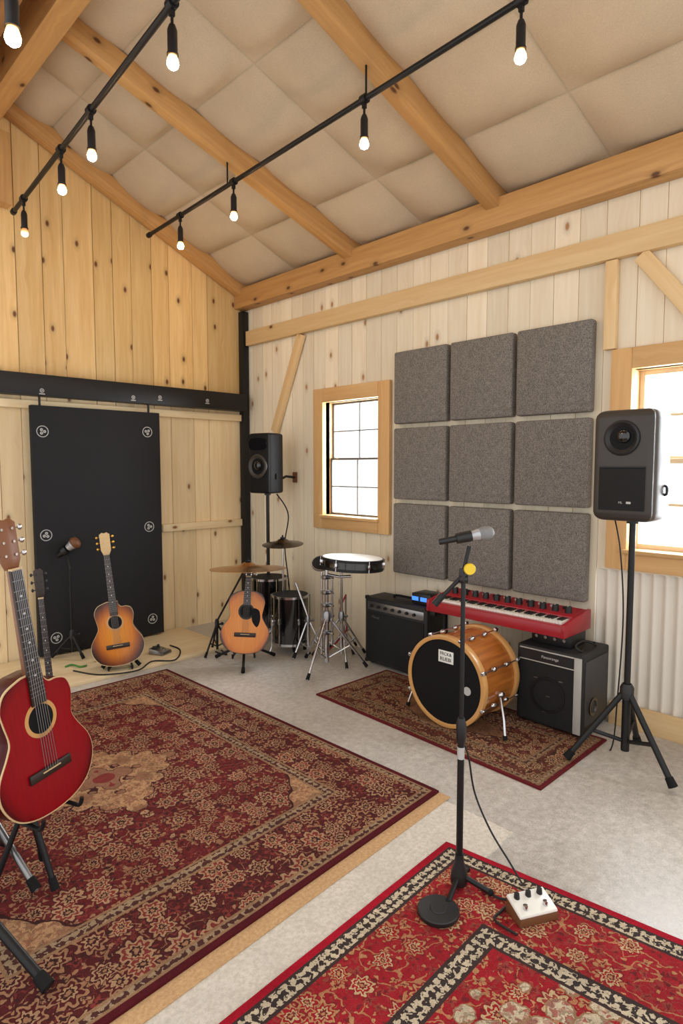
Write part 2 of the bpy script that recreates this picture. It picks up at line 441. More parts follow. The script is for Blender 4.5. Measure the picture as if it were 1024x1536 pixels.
    col = k.mix(mt('LESS_THAN', d, P['edge']), col, P['edgec'])
    worn = k.noise(uvv, 3.1, 4, .6); fine = k.noise(uvv, 240, 2); midn = k.noise(uvv, 40, 3)
    m1 = k.maprange(worn, .3, .7, .78, 1.12); m2 = k.maprange(fine, .3, .7, .7, 1.2)
    mm = mt('MULTIPLY', mt('MULTIPLY', m1, m2), k.maprange(midn, .3, .7, .85, 1.1))
    col = k.mix(1.0, col, k.comb(mm, mm, mm), 'MULTIPLY')
    k.base(col); k.set(Roughness=.95); k.b.inputs['Specular IOR Level'].default_value = .2; k.bump(fine, .5, .004)
    return k.m

# ------------------------------------------------------------------ room dimensions
XB, YA = 3.85, 5.38
RX = 1.45
SL = .45
def cz(x): return 3.43 + SL*(XB-x)
Y0 = -.5
struct(MB().lim((-1.2, -1.2, -.06), (4.1, 5.6, 0)).build('floor', M['concrete']), 'speckled grey polished concrete floor', 'floor')

w = MB()
xs = [-.3]
while xs[-1] < XB-.25: xs.append(xs[-1]+random.choice((.17, .2, .23, .25)))
xs[-1] = XB
for a, b in zip(xs[:-1], xs[1:]):
    g = .0025; t = random.uniform(.0, .006)
    def top(x): return (cz(x) if x > RX else cz(2*RX-x)) - .01
    for z0, z1a, z1b, mi in ((2.2, top(a), top(b), 0), (0.0, 2.19, 2.19, 1)):
        w.hexa([(a+g, YA-t, z0), (b-g, YA-t, z0), (b-g, YA+.02, z0), (a+g, YA+.02, z0),
                (a+g, YA-t, z1a), (b-g, YA-t, z1b), (b-g, YA+.02, z1b), (a+g, YA+.02, z1a)], mi)
YK = YA+.007
w.hexa([(-.3, YK, 0), (XB, YK, 0), (XB, YA+.06, 0), (-.3, YA+.06, 0), (-.3, YK, 2.3), (XB, YK, 2.3), (XB, YA+.06, 2.3), (-.3, YA+.06, 2.3)], 2)
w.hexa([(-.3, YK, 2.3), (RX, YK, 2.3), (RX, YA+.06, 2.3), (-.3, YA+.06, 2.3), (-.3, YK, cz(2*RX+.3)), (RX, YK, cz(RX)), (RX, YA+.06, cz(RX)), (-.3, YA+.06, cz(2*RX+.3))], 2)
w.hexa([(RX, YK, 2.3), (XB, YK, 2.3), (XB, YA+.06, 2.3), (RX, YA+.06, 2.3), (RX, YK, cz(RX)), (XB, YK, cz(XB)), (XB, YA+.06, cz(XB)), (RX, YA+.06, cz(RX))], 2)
struct(w.build('wall_left', [M['pineA'], M['pineLow'], M['darkbeam']]), 'tall gable wall of knotty yellow pine planks', 'wall')

WIN = [(3.46, 4.14, 1.16, 2.18), (.66, 1.43, 1.10, 2.18)]
brk = [Y0, YA]
for a, b, _, _ in WIN: brk += [a, b]
brk.append(1.62); brk = sorted(brk); ys = [brk[0]]
for e in brk[1:]:
    n = max(1, round((e-ys[-1])/.165)); s0 = ys[-1]
    for i in range(1, n+1): ys.append(s0+(e-s0)*i/n)
w = MB()
for a, b in zip(ys[:-1], ys[1:]):
    mid = (a+b)/2; zb = .96 if mid < 1.62 else 0.0
    segs = [(zb, cz(XB))]
    for (p, q, z0, z1) in WIN:
        if p < mid < q: segs = [(zb, z0), (z1, cz(XB))]
    t = random.uniform(0, .004)
    for z0, z1 in segs:
        w.lim((XB-t, a+.0018, z0), (XB+.02, b-.0018, z1), 0)
        w.lim((XB+.005, a, z0), (XB+.05, b, z1), 1)
struct(w.build('wall_right', [M['pineB'], M['girt']]), 'whitewashed vertical plank wall with two windows', 'wall')
w = MB(); n = 340; vs, fs = [], []
for i in range(n+1):
    y = Y0+(1.62-Y0)*i/n; x = XB+.008+.012*math.sin(2*math.pi*y/.068)
    vs += [(x, y, .0), (x, y, .96)]
for i in range(n): fs.append((2*i, 2*i+1, 2*i+3, 2*i+2))
w.add(vs, fs)
struct(w.build('wall_right_lower', M['metalwall'], ang=80), 'white corrugated metal sheet below the right-hand window', 'wall')
struct(MB().lim((XB-.045, Y0, 0), (XB-.006, 1.50, .14)).build('baseboard_right', M['girt'], bevel=.003), 'light wooden baseboard under the corrugated metal', 'baseboard')

YL = [5.38, 4.54, 3.70, 3.015, 2.33, 1.6, .86, .2, -.5]; YH = [5.38, 4.76, 4.14, 3.38, 2.62, 1.88, 1.12, .3, -.5]
def yat(j, x): return YL[j]+(YH[j]-YL[j])*(XB-x)/(XB-RX)
def slope_grid(xa, xb):
    w = MB(); nx = 5; q = 12
    for i in range(nx):
        for j in range(len(YL)-1):
            vs, fs, uvs = [], [], []
            for a in range(q+1):
                for b in range(q+1):
                    s, t = a/q, b/q
                    x = xa+(xb-xa)*(i+s)/nx; y = yat(j, x)*(1-t)+yat(j+1, x)*t
                    p = (1-abs(2*s-1)**2.4)*(1-abs(2*t-1)**2.4)
                    vs.append((x, y, cz(x)+.014-.095*p))
            for a in range(q):
                for b in range(q):
                    f = (a*(q+1)+b, (a+1)*(q+1)+b, (a+1)*(q+1)+b+1, a*(q+1)+b+1); fs.append(f)
                    uvs.append([((k//(q+1))/q, (k % (q+1))/q) for k in f])
            w.add(vs, fs, uvs)
    return w
cw = slope_grid(XB, RX)
cw.hexa([(RX, Y0, cz(RX)+.02), (XB, Y0, cz(XB)+.02), (XB, YA, cz(XB)+.02), (RX, YA, cz(RX)+.02),
         (RX, Y0, cz(RX)+.06), (XB, Y0, cz(XB)+.06), (XB, YA, cz(XB)+.06), (RX, YA, cz(RX)+.06)])
struct(cw.build('ceiling', M['ceil'], ang=60), 'sloping ceiling of quilted square tan fabric panels', 'ceiling')
w = MB()
for i in range(9):
    a, b = RX-.16*i, RX-.16*(i+1)
    za, zb2 = cz(2*RX-a), cz(2*RX-b)
    w.hexa([(b+.003, Y0, zb2), (a-.003, Y0, za), (a-.003, YA, za), (b+.003, YA, zb2), (b+.003, Y0, zb2+.03), (a-.003, Y0, za+.03), (a-.003, YA, za+.03), (b+.003, YA, zb2+.03)])
struct(w.build('ceiling_left', M['darkbeam']), 'dark boarded roof slope beyond the ridge beam', 'ceiling')

def trim(i, w, mat, label, bevel=.0025): return struct(w.build('trim_%d' % i, mat, bevel=bevel), label, 'beam')
def rafter(j, wd=.098, h=.15, dy=0):
    w = MB(); a, b = XB-.03, RX+.06; ya_, yb_ = yat(j, a)+dy, yat(j, b)+dy
    w.hexa([(b, yb_-wd/2, cz(b)-h), (a, ya_-wd/2, cz(a)-h), (a, ya_+wd/2, cz(a)-h), (b, yb_+wd/2, cz(b)-h),
            (b, yb_-wd/2, cz(b)), (a, ya_-wd/2, cz(a)), (a, ya_+wd/2, cz(a)), (b, yb_+wd/2, cz(b))]); return w
trim(1, rafter(2), M['beam'], 'honey wood rafter crossing the ceiling nearest the gable')
trim(2, rafter(4), M['beam'], 'honey wood rafter in the middle of the ceiling')
trim(3, rafter(0, dy=-.07), M['beam'], 'honey wood rafter lying against the gable wall')
trim(4, MB().lim((XB-.13, Y0, 3.21), (XB-.006, 5.37, 3.40)), M['beam'], 'thick honey wood plate beam under the ceiling edge')
trim(5, MB().lim((XB-.06, Y0, 2.84), (XB-.006, 5.28, 2.985)), M['girt'], 'light wooden girt running along the whitewashed wall')
trim(6, MB().lim((RX-.08, Y0, 4.14), (RX+.055, 5.36, 4.46)), M['beam'], 'deep wooden ridge beam at the ceiling peak')
trim(7, MB().lim((RX-.42, Y0, 4.02), (RX-.27, 5.36, 4.22)), M['darkbeam'], 'dark wooden purlin left of the ridge beam')
trim(8, MB().lim((1.49, 5.23, 3.60), (1.60, 5.35, 4.13)), M['beam'], 'short wooden king post at the left edge under the ridge')
trim(9, MB().lim((XB-.085, YA-.085, 0), (XB-.012, YA-.012, 3.19)), M['blackmetal'], 'black metal post standing in the room corner', .003)
p, q = at_x(452, 512, XB-.03), at_x(412, 648, XB-.03)
trim(10, MB().bar(q, (p.x, p.y, 2.835), .10, .03, up=(1, 0, 0)), M['girt'], 'slanted wooden brace on the wall above the far loudspeaker')
p = at_x(917, 450, XB-.03)
trim(11, MB().lim((XB-.05, p.y-.035, 2.31), (XB-.006, p.y+.035, 2.835)), M['girt'], 'short upright stud right of the acoustic panels')
p, q = at_x(962, 388, XB-.03), at_x(1070, 515, XB-.03)
trim(12, MB().bar((p.x, p.y, 2.83), (p.x, q.y, q.z+.05), .09, .04, up=(1, 0, 0)), M['girt'], 'slanted wooden brace above the right-hand window')
trim(13, MB().lim((.2, YA-.055, 2.07), (3.76, YA-.008, 2.135)), M['pineLow'], 'pale wooden lintel under the black rail')
trim(14, MB().lim((2.85, YA-.05, .98), (3.76, YA-.008, 1.05)), M['pineLow'], 'pale wooden mid rail right of the black door')

def arc(w, c, r0, r1, a0, a1, f, n=18, th=.002):
    for i in range(n):
        A, B = rad(a0+(a1-a0)*i/n), rad(a0+(a1-a0)*(i+1)/n)
        q = [(r0, A), (r1, A), (r1, B), (r0, B)]
        w.hexa([V(f(c[0]+r*math.cos(t), c[1]+r*math.sin(t), h)) for h in (0, th) for r, t in q])
rail = thing('trim_15', 'black steel track rail with small white emblems', 'rail', kind='structure')
MB().lim((.2, 5.215, 2.165), (3.76, 5.325, 2.335)).build('rail_body', M['blackmetal'], rail, bevel=.004)
for px, py in ((63, 587), (200, 597), (240, 597), (311, 602)):
    p = at_y(px, py, 5.213); w = MB(); f = lambda a, b, h: (a, 5.2145-h, b)
    arc(w, (p.x, p.z+.006), .011, .017, 0, 360, f); arc(w, (p.x, p.z+.006), .001, .006, 0, 360, f, 10)
    w.lim((p.x-.022, 5.2125, p.z-.024), (p.x+.022, 5.2145, p.z-.016))
    w.build('emblem', M['greyink'], rail)

YD = 5.26
xl = (at_y(43, 610, YD-.03).x+at_y(68, 998, YD-.03).x)/2; xr = (at_y(232, 622, YD-.03).x+at_y(247, 935, YD-.03).x)/2
door = thing('door_1', 'matte black sliding door hung from the rail', 'door', kind='structure')
MB().lim((xl-.01, YD-.03, .045), (xr+.02, YD+.03, 2.09)).build('door_panel', M['doorblack'], door, bevel=.004)
for x in (xl+.06, xr-.08):
    MB().lim((x-.007, YD-.02, 2.085), (x+.007, YD-.005, 2.17)).build('hanger', M['blackmetal'], door)
for k, (px, py) in enumerate(((61, 647), (221, 648), (69, 803), (224, 790), (85, 957), (229, 928))):
    p = at_y(px, py, YD-.032); x = min(max(p.x, xl+.07), xr-.07); w = MB(); f = lambda a, b, h: (a, YD-.0295-h, b)
    arc(w, (x, p.z), .041, .047, 0, 360, f, 28)
    for j in range(3):
        a0 = rad(k*40+120*j); arc(w, (x+.016*math.cos(a0), p.z+.016*math.sin(a0)), .004, .012, 0, 360, f, 10)
    w.build('emblem', M['greyink'], door)

def window(i, y0, y1, z0, z1, label, sashm, s=.035, mun=.008):
    r = thing('window_%d' % i, label, 'window', kind='structure')
    w = MB(); t = .125; A, B = XB-.04, XB-.006
    w.lim((A, y0-t, z0-t), (B, y0, z1+t)); w.lim((A, y1, z0-t), (B, y1+t, z1+t))
    w.lim((A-.004, y0, z1), (B, y1, z1+t)); w.lim((A-.004, y0, z0-t), (B, y1, z0))
    w.build('window_casing', M['trim'], r, bevel=.004)
    w = MB()
    w.lim((B, y0-.02, z0), (XB+.16, y0, z1)); w.lim((B, y1, z0), (XB+.16, y1+.02, z1)); w.lim((B, y0, z1), (XB+.16, y1, z1+.02))
    w.build('window_jamb', M['trim'], r)
    MB().lim((A-.03, y0-.02, z0-.025), (XB+.16, y1+.02, z0)).build('window_sill', M['trim'], r, bevel=.004)
    zm = (z0+z1)/2
    for k, (a, b) in enumerate(((zm-.008, z1), (z0, zm+.008))):
        xx = XB+.10-(.026 if k else 0); w = MB(); e = .011
        w.lim((xx-e, y0, a), (xx+e, y0+s, b)); w.lim((xx-e, y1-s, a), (xx+e, y1, b))
        w.lim((xx-e, y0+s, a), (xx+e, y1-s, a+s)); w.lim((xx-e, y0+s, b-s), (xx+e, y1-s, b))
        ym = (y0+y1)/2; zc = (a+b)/2
        w.lim((xx-.006, ym-mun, a+s), (xx+.006, ym+mun, b-s)); w.lim((xx-.006, y0+s, zc-mun), (xx+.006, y1-s, zc+mun))
        so = w.build('sash', sashm, r, bevel=.002)
        MB().lim((xx-.002, y0+s, a+s), (xx+.002, y1-s, b-s)).build('pane', M['glass'], so)
    return r
window(1, *WIN[0], 'small window with grey grid sashes in honey wood trim', M['sash'], .018, .005)
window(2, *WIN[1], 'window with pale wooden sashes behind the right-hand loudspeaker', M['palesash'], .03, .008)

# ------------------------------------------------------------------ platform and rugs
tag(MB().lim((.2, 4.47, 0), (3.02, 5.33, .03)).build('platform', M['ply'], bevel=.003), 'low pale wooden platform along the foot of the plank wall', 'platform')

def rug(name, label, P, W, L, mat, z0, th, cat='rug', wob=.0):
    w = MB(); n = 30; vs, fs, uvs = [], [], []
    P = [V((p[0], p[1], 0)) for p in P]
    def pt(s, t):
        p = (P[0]*(1-s)+P[1]*s)*(1-t)+(P[3]*(1-s)+P[2]*s)*t
        if wob: p += V((random.uniform(-wob, wob), random.uniform(-wob, wob), 0)) if (s in (0, 1) or t in (0, 1)) else V()
        return p
    for i in range(n+1):
        for j in range(n+1):
            s, t = i/n, j/n; p = pt(s, t); p.z = z0+th+random.uniform(-.0006, .0006); vs.append(p)
    for i in range(n):
        for j in range(n):
            f = (i*(n+1)+j, (i+1)*(n+1)+j, (i+1)*(n+1)+j+1, i*(n+1)+j+1); fs.append(f)
            uvs.append([((q//(n+1))/n*W, (q % (n+1))/n*L) for q in f])
    ring = [i*(n+1) for i in range(n)]+[n*(n+1)+j for j in range(n)]+[i*(n+1)+n for i in range(n, 0, -1)]+[j for j in range(n, 0, -1)]
    b = len(vs)
    for q in ring: p = vs[q].copy(); p.z = z0; vs.append(p)
    m = len(ring)
    for i in range(m):
        k = (i+1) % m; fs.append((ring[i], ring[k], b+k, b+i)); uvs.append([(0, 0)]*4)
    fs.append(tuple(b+i for i in range(m))); uvs.append([(0, 0)]*m)
    w.add(vs, fs, uvs)
    return tag(w.build(name, mat), label, cat)
R1 = dict(field=S(98, 24, 30), border=S(76, 22, 27), a=S(164, 122, 90), b=S(178, 142, 108), c=S(128, 50, 46), d=S(48, 23, 25), med=(.40, .40), sc=(7.8, .053, 15, .025), vs=13, ragn=.15, lob=.5, lobs=11, mm=.55, fade=.14, fadec=S(118, 62, 52),
          medc=S(190, 150, 110), medf=S(114, 56, 46), bw=.40, g1=S(160, 136, 108), g2=S(80, 46, 42), guards=((.03, .065), (.36, .41)), line=S(150, 116, 86), edge=.025, edgec=S(84, 18, 28), sp=(.22, .28))
R2 = dict(field=S(90, 38, 35), border=S(90, 50, 40), a=S(170, 134, 98), b=S(180, 148, 112), c=S(124, 60, 48), d=S(50, 36, 34), med=(.20, .5), sc=(9, .046, 17, .022), vs=14, fade=.1, fadec=S(118, 76, 58),
          medc=S(150, 112, 80), medf=S(90, 50, 44), bw=.2, g1=S(160, 132, 104), g2=S(74, 52, 46), guards=((.03, .055), (.17, .2)), line=S(136, 106, 80), edge=.02, edgec=S(104, 30, 36))
R3 = dict(field=S(156, 16, 36), border=S(156, 20, 38), a=S(182, 134, 92), b=S(196, 168, 126), c=S(146, 64, 54), d=S(112, 26, 34), med=(.80, .62), ragn=.12, rns=22, lob=.8, lobs=10, sc=(7.4, .042, 14, .021), vs=11, mm=.75, out=S(150, 118, 88), fade=.05, fadec=S(180, 110, 90),
          medc=S(200, 186, 158), medf=S(124, 112, 88), bw=.42, g1=S(202, 186, 160), g2=S(62, 52, 50), guards=((.03, .095), (.36, .43)), line=S(66, 50, 48), edge=.028, edgec=S(168, 16, 40), gn=85, gb=.5)
rug('wool_underlay', 'cream wool underlay showing between the two red rugs', [(.2, 1.20), (2.33, 1.31), (2.33, 1.85), (.2, 1.75)], 2.2, .7, M['shag'], 0, .008, 'underlay', .004)
rug('rug_pad', 'narrow tan rug pad peeping out along the large rug edge', [(.15, 1.535), (2.365, 1.667), (2.365, 2.0), (.15, 1.9)], 2.2, .35, M['pad'], .009, .003, 'rug pad')
rug('persian_rug', 'large wine-red patterned rug under the red guitar', [(.15, 1.606), (2.36, 1.730), (2.31, 4.31), (.15, 4.31)], 2.2, 2.62, rug_mat('wine_persian_weave', 2.2, 2.62, R1), .0125, .010)
rug('persian_rug', 'small brown patterned rug under the bass drum', [(2.75, 1.40), (3.54, 1.40), (3.55, 3.12), (2.81, 3.125)], .77, 1.72, rug_mat('brown_persian_weave', .77, 1.72, R2), .0005, .010)
rug('persian_rug', 'bright red rug with cream medallion under the microphone stand', [(.1, -.35), (2.30, -.33), (2.055, 1.465), (.1, 1.375)], 2.07, 1.8, rug_mat('red_persian_weave', 2.07, 1.8, R3), .0095, .010)
RZ1, RZ2, RZ3 = .0235, .0115, .0205

# ------------------------------------------------------------------ acoustic panels
ya, yb = at_x(592, 700, XB-.05).y, at_x(884, 700, XB-.05).y
zt = (at_x(594, 530, XB-.07).z+at_x(888, 475, XB-.07).z)/2; zb_ = (at_x(594, 860, XB-.07).z+at_x(880, 905, XB-.07).z)/2
rows = ['top', 'middle', 'bottom']; cols = ['beside the small window', 'in the centre column', 'nearest the right-hand loudspeaker']
GP = .032
pw = (ya-yb-2*GP)/3; ph = (zt-zb_-2*GP-.01)/3
for r in range(3):
    for c in range(3):
        y = ya-pw/2-c*(pw+GP); z = zt-ph/2-r*(ph+GP+.004)
        o = MB().box((0, 0, 0), (.07, pw, ph)).build('acoustic_panel', M['panel'], bevel=.014, seg=3, loc=(XB-.036, y, z))
        tag(o, 'grey fabric acoustic panel, %s row, %s' % (rows[r], cols[c]), 'acoustic panel', 'grid of grey acoustic panels')

# ------------------------------------------------------------------ pipes and pendant lights
def pipe(label, p0, p1, hang):
    r = thing('lighting_pipe', label, 'lighting pipe', p0, group='black lighting pipes'); p0, p1 = V(p0), V(p1)
    MB().tube([(0, 0, 0), p1-p0], .016, 12).build('pipe', M['blackmetal'], r)
    w = MB(); w.lathe([(0, -.01), (.022, -.01), (.022, .03), (0, .03)], axisM((0, 0, 0), p1-p0), 14); w.build('end_cap', M['blackmetal'], r)
    for y, ztop in hang:
        t = (y-p0.y)/(p1.y-p0.y); q = (p1-p0)*t
        MB().tube([q, (q.x, q.y, ztop-p0.z)], .006, 8).build('hanger_rod', M['blackmetal'], r)
    return p0, p1
e1 = at_y(20, 318, 5.2); e1b = at_z(262, 0, e1.z+.05); e1c = e1+(e1b-e1)*1.6
e2 = at_y(223, 353, 5.2); e2b = at_z(782, 0, e2.z+.02); e2c = e2+(e2b-e2)*1.5
P1 = pipe('long black lighting pipe near the ridge beam', e1, e1c, [])
P2 = pipe('long black lighting pipe crossing below the ceiling rafters', e2, e2c, [(yat(2, e2.x), cz(e2.x)-.13), (yat(4, e2.x-.06), cz(e2.x)-.11)])
g = at_d(17, 64, 2.05)
P3 = pipe('black lighting pipe mostly out of frame at upper left', (g.x, 4.2, g.z+.25), (g.x, .6, g.z+.25), [])
def pendant(pipe_, px, label, lit=True):
    p0, p1 = pipe_; best = min((abs(proj(p0+(p1-p0)*t)[0]-px), t) for t in [i/600 for i in range(601)] if (p0+(p1-p0)*t).y > .9)
    q = p0+(p1-p0)*best[1]
    r = thing('pendant_light', label, 'pendant light', q, group='black pendant bulbs on the pipes')
    ax = (p1-p0).normalized()
    w = MB(); w.lathe([(.0165, -.02), (.026, -.02), (.026, .02), (.0165, .02)], axisM((0, 0, 0), ax), 16, closed=True)
    w.box((0, 0, -.035), (.02, .02, .03)); w.build('clamp', M['blackmetal'], r)
    MB().tube([(0, 0, -.03), (0, 0, -.10)], .007, 8).build('stem', M['blackmetal'], r)
    MB().lathe([(0, -.085), (.013, -.085), (.019, -.10), (.0215, -.11), (.0215, -.20), (.025, -.203), (.025, -.212), (0, -.212)], n=20).build('socket', M['blackplastic'], r)
    MB().lathe([(0, -.210), (.018, -.212), (.022, -.226), (.0255, -.240), (.0255, -.250), (.021, -.260), (.012, -.267), (0, -.269)], n=20).build('bulb', M['bulb'] if lit else M['bulbdim'], r)
pendant(P2, 270, 'pendant bulb at the gable end of the long pipe below the rafters')
pendant(P2, 350, 'second pendant bulb from the gable on the pipe below the rafters')
pendant(P2, 547, 'third pendant bulb from the gable, in front of the middle rafter')
pendant(P2, 783, 'largest pendant bulb at upper right, nearest on its pipe')
pendant(P1, 35, 'dim pendant bulb at the wall end of the ridge pipe', False)
pendant(P1, 91, 'second pendant bulb from the wall on the ridge pipe')
pendant(P1, 136, 'third pendant bulb from the wall on the ridge pipe')
pendant(P1, 257, 'large pendant bulb at top, nearest on the ridge pipe')
pendant(P3, 15, 'bright pendant bulb cut by the upper left picture edge')

# ------------------------------------------------------------------ tripod stands
def tripod(name, label, cat, loc, top, spread, hub, r, mat, rot=0.0, low=.12, group=None, braces=True, lean=(0, 0), pr=None, legr=None, legmat=None):
    t = thing(name, label, cat, loc, group=group); pr = pr or r; legr = legr or r; legmat = legmat or mat
    MB().tube([(0, 0, low*.6), (0, 0, hub+.05)], r*1.35, 12).build('lower_tube', mat, t)
    MB().tube([(0, 0, hub+.03), (lean[0], lean[1], top)], pr, 12).build('pole', mat, t)
    w = MB(); w.lathe([(0, hub-.03), (r*2.2, hub-.03), (r*2.2, hub+.03), (r*1.5, hub+.05), (0, hub+.05)], n=16); w.tube([(r*2, 0, hub), (r*2+.03, 0, hub)], .008, 8); w.ball((r*2+.035, 0, hub), .014)
    w.build('collar', M['blackplastic'] if mat is not M['chrome'] else M['steel'], t)
    for k in range(3):
        a = rot+k*2*math.pi/3; c, s_ = math.cos(a), math.sin(a)
        p0 = V((c*r*1.6, s_*r*1.6, hub-.01)); p1 = V((c*spread, s_*spread, legr*1.5))
        lg = MB().tube([p0, p1], legr, 10).build('leg', legmat, t)
        dd = (p1-p0).normalized()
        MB().tube([p1-dd*.05, p1-dd*.002], [legr*1.25, legr*1.5], 10).build('rubber_foot', M['rubber'], lg)
        if braces:
            m = p0.lerp(p1, .55)
            MB().tube([(c*r*1.4, s_*r*1.4, low), m], legr*.7, 8).build('brace', mat, t)
    return t

def pa(loc, rotz, label, w_=.31, h=.55, dp=.30, marks=True, cab='charcoal', drv=0):
    t = thing('loudspeaker', label, 'loudspeaker', loc, rotz, group='loudspeakers on tripod stands')
    pl = [(p.x, p.y) for p in catmull([(-w_*.5, -dp*.28, 0), (-w_*.465, -dp*.43, 0), (-w_*.37, -dp*.5, 0), (w_*.37, -dp*.5, 0), (w_*.465, -dp*.43, 0), (w_*.5, -dp*.28, 0), (w_*.5, dp*.08, 0), (w_*.42, dp*.32, 0), (w_*.28, dp*.5, 0), (-w_*.28, dp*.5, 0), (-w_*.42, dp*.32, 0), (-w_*.5, dp*.08, 0)], 4, True)]
    R = .045 if not drv else .02; lev = [(0, R*.9)]+[(R*(1-math.cos(a)), R*(1-math.sin(a))) for a in [rad(q) for q in (25, 45, 65, 90)]]
    lev = lev+[(h-z, i) for z, i in reversed(lev)]
    MB().loft([[(x*(1-i/(w_*.5)), y*(1-i/(dp*.5)), z) for x, y in pl] for z, i in lev]).build('cabinet', M[cab], t, ang=50)
    yf = -dp*.5-.004
    zc, xc = h*(.745 if not drv else .45), -.005
    Mx = axisM((xc, yf-.002, zc), (0, -1, 0)); kk = .94 if not drv else 1.2
    MB().lathe([(.094*kk, .0), (.092*kk, .006), (.082*kk, .010), (.070*kk, .004), (.060*kk, -.001), (.060*kk, -.006), (.094*kk, -.006)], Mx, 36, closed=True).build('horn_ring', M['charcoal'] if drv else M['blackplastic'], t)
    MB().lathe([(0, .003), (.03*kk, .004), (.062*kk, .001), (.062*kk, -.005), (0, -.005)], Mx, 32).build('horn', M['headblack'], t)
    MB().ball((xc+.012, yf-.012, zc+.008), .036*kk, (1, .55, 1), 18).build('tweeter_dome', M['drumblack'], t)
    if not drv:
        MB().lim((-w_*.36, yf-.006, h*.10), (w_*.36, yf+.0035, h*.48)).build('grille', M['grillecloth'], t, bevel=.004)
        MB().lim((-w_*.36, yf-.009, h*.48), (w_*.36, yf+.0035, h*.492)).build('grille_edge', M['blackplastic'], t, bevel=.002)
    else:
        MB().prism([(p.x, p.y) for p in catmull([(-.09, h*.74, 0), (.08, h*.74, 0), (.09, h*.9, 0), (-.09, h*.9, 0)], 5, True)], yf-.006, yf+.004).build('horn_slot', M['drumblack'], t)
    if marks:
        text('logo', 'ML', .016, TM((.0, yf-.0066, h*.17), (1, 0, 0), (0, 0, 1)), M['greyink'], t)
        MB().lim((.028, yf-.0072, h*.17-.005), (.05, yf-.006, h*.17+.006)).build('badge', M['greyink'], t)
    w = MB(); w.tube(catmull([(w_*.49, -.03, h*.24), (w_*.5+.012, -.03, h*.25), (w_*.5+.012, -.03, h*.31), (w_*.49, -.03, h*.32)], 4), .007, 8); w.build('side_handle', M['blackplastic'], t)
    w = MB(); w.lathe([(0, -.02), (.03, -.02), (.03, .001), (0, .001)], n=18); w.build('pole_cup', M['blackplastic'], t)
    return t
sp = at_z(936, 1148); sp.z = 0
tripod('speaker_stand', 'black tripod stand under the right-hand loudspeaker', 'speaker stand', sp, 1.305, .30, .40, .016, M['blackmetal'], rad(128), .14, group='loudspeaker stands')
pa((sp.x, sp.y, 1.325), rad(-90), 'black loudspeaker on a tripod in front of the right-hand window', .31, .56, .33)
s2 = V((3.515, 4.575, 0))
tripod('speaker_stand', 'black stand under the far corner loudspeaker', 'speaker stand', s2, 1.335, .26, .40, .016, M['blackmetal'], rad(80), .14, group='loudspeaker stands')
pa((s2.x, s2.y, 1.355), rad(-80), 'black loudspeaker turned sideways in the far corner above the drums', .26, .55, .24, False, 'speakerblack', 1)
def cable(name, label, pts, r, mat, cat='cable', group=None):
    return tag(MB().tube(catmull(pts, 8), r, 8).build(name, mat), label, cat, group)

# ------------------------------------------------------------------ amplifiers
ax0, ax1, ay0, ay1, ah = 3.57, 3.80, 2.74, 3.37, .545
t = thing('guitar_amplifier', 'black combo amplifier beside the snare stand under the panels', 'amplifier', ((ax0+ax1)/2, (ay0+ay1)/2, .0115), group='black amplifiers')
hx, hy = (ax1-ax0)/2, (ay1-ay0)/2
MB().lim((-hx, -hy, .012), (hx, hy, ah)).build('cabinet', M['tolex'], t, bevel=.012, seg=3)
MB().lim((-hx-.008, -hy+.03, .04), (-hx+.004, hy-.03, ah-.12)).build('grille', M['grillecloth'], t, bevel=.003)
MB().lim((-hx-.006, -hy+.03, ah-.10), (-hx+.004, hy-.03, ah-.035)).build('control_panel', M['steel'], t, bevel=.002)
for k in range(7):
    MB().lathe([(0, 0), (.013, 0), (.011, .016), (0, .016)], axisM((-hx-.006, hy-.08-k*.072, ah-.067), (-1, 0, 0)), 14).build('knob', M['blackplastic'], t)
MB().tube(catmull([(0, -.1, ah-.002), (0, -.09, ah+.022), (0, .09, ah+.022), (0, .1, ah-.002)], 4), .009, 8).build('handle', M['rubber'], t)
for sy in (-1, 1):
    for z in (.022, ah-.008): MB().box((-hx+.012, sy*(hy-.012), z), (.03, .03, .03)).build('corner', M['blackmetal'], t, bevel=.006)
for sx in (-1, 1):
    for sy in (-1, 1): MB().lathe([(0, 0), (.016, 0), (.016, .014), (0, .014)], Matrix.Translation((sx*(hx-.04), sy*(hy-.05), 0)), 12).build('foot', M['rubber'], t)
text('logo', 'Marsel', .03, TM((-hx-.0088, hy-.12, ah-.155), (0, -1, 0), (0, 0, 1)), M['steel'], t)
t = thing('effects_unit', 'small black unit with blue lit displays on the far amplifier', 'effects unit', (3.70, 2.86, .0115+ah+.001))
MB().lim((-.08, -.11, .004), (.08, .07, .085)).build('case', M['blackplastic'], t, bevel=.006)
for y in (.035, -.045): MB().lim((-.084, y-.03, .03), (-.079, y+.03, .06)).build('display', M['led'], t)
for x in (-.06, .06):
    for y in (-.09, .05): MB().lathe([(0, 0), (.01, 0), (.01, .006), (0, .006)], Matrix.Translation((x, y, 0)), 10).build('foot', M['rubber'], t)

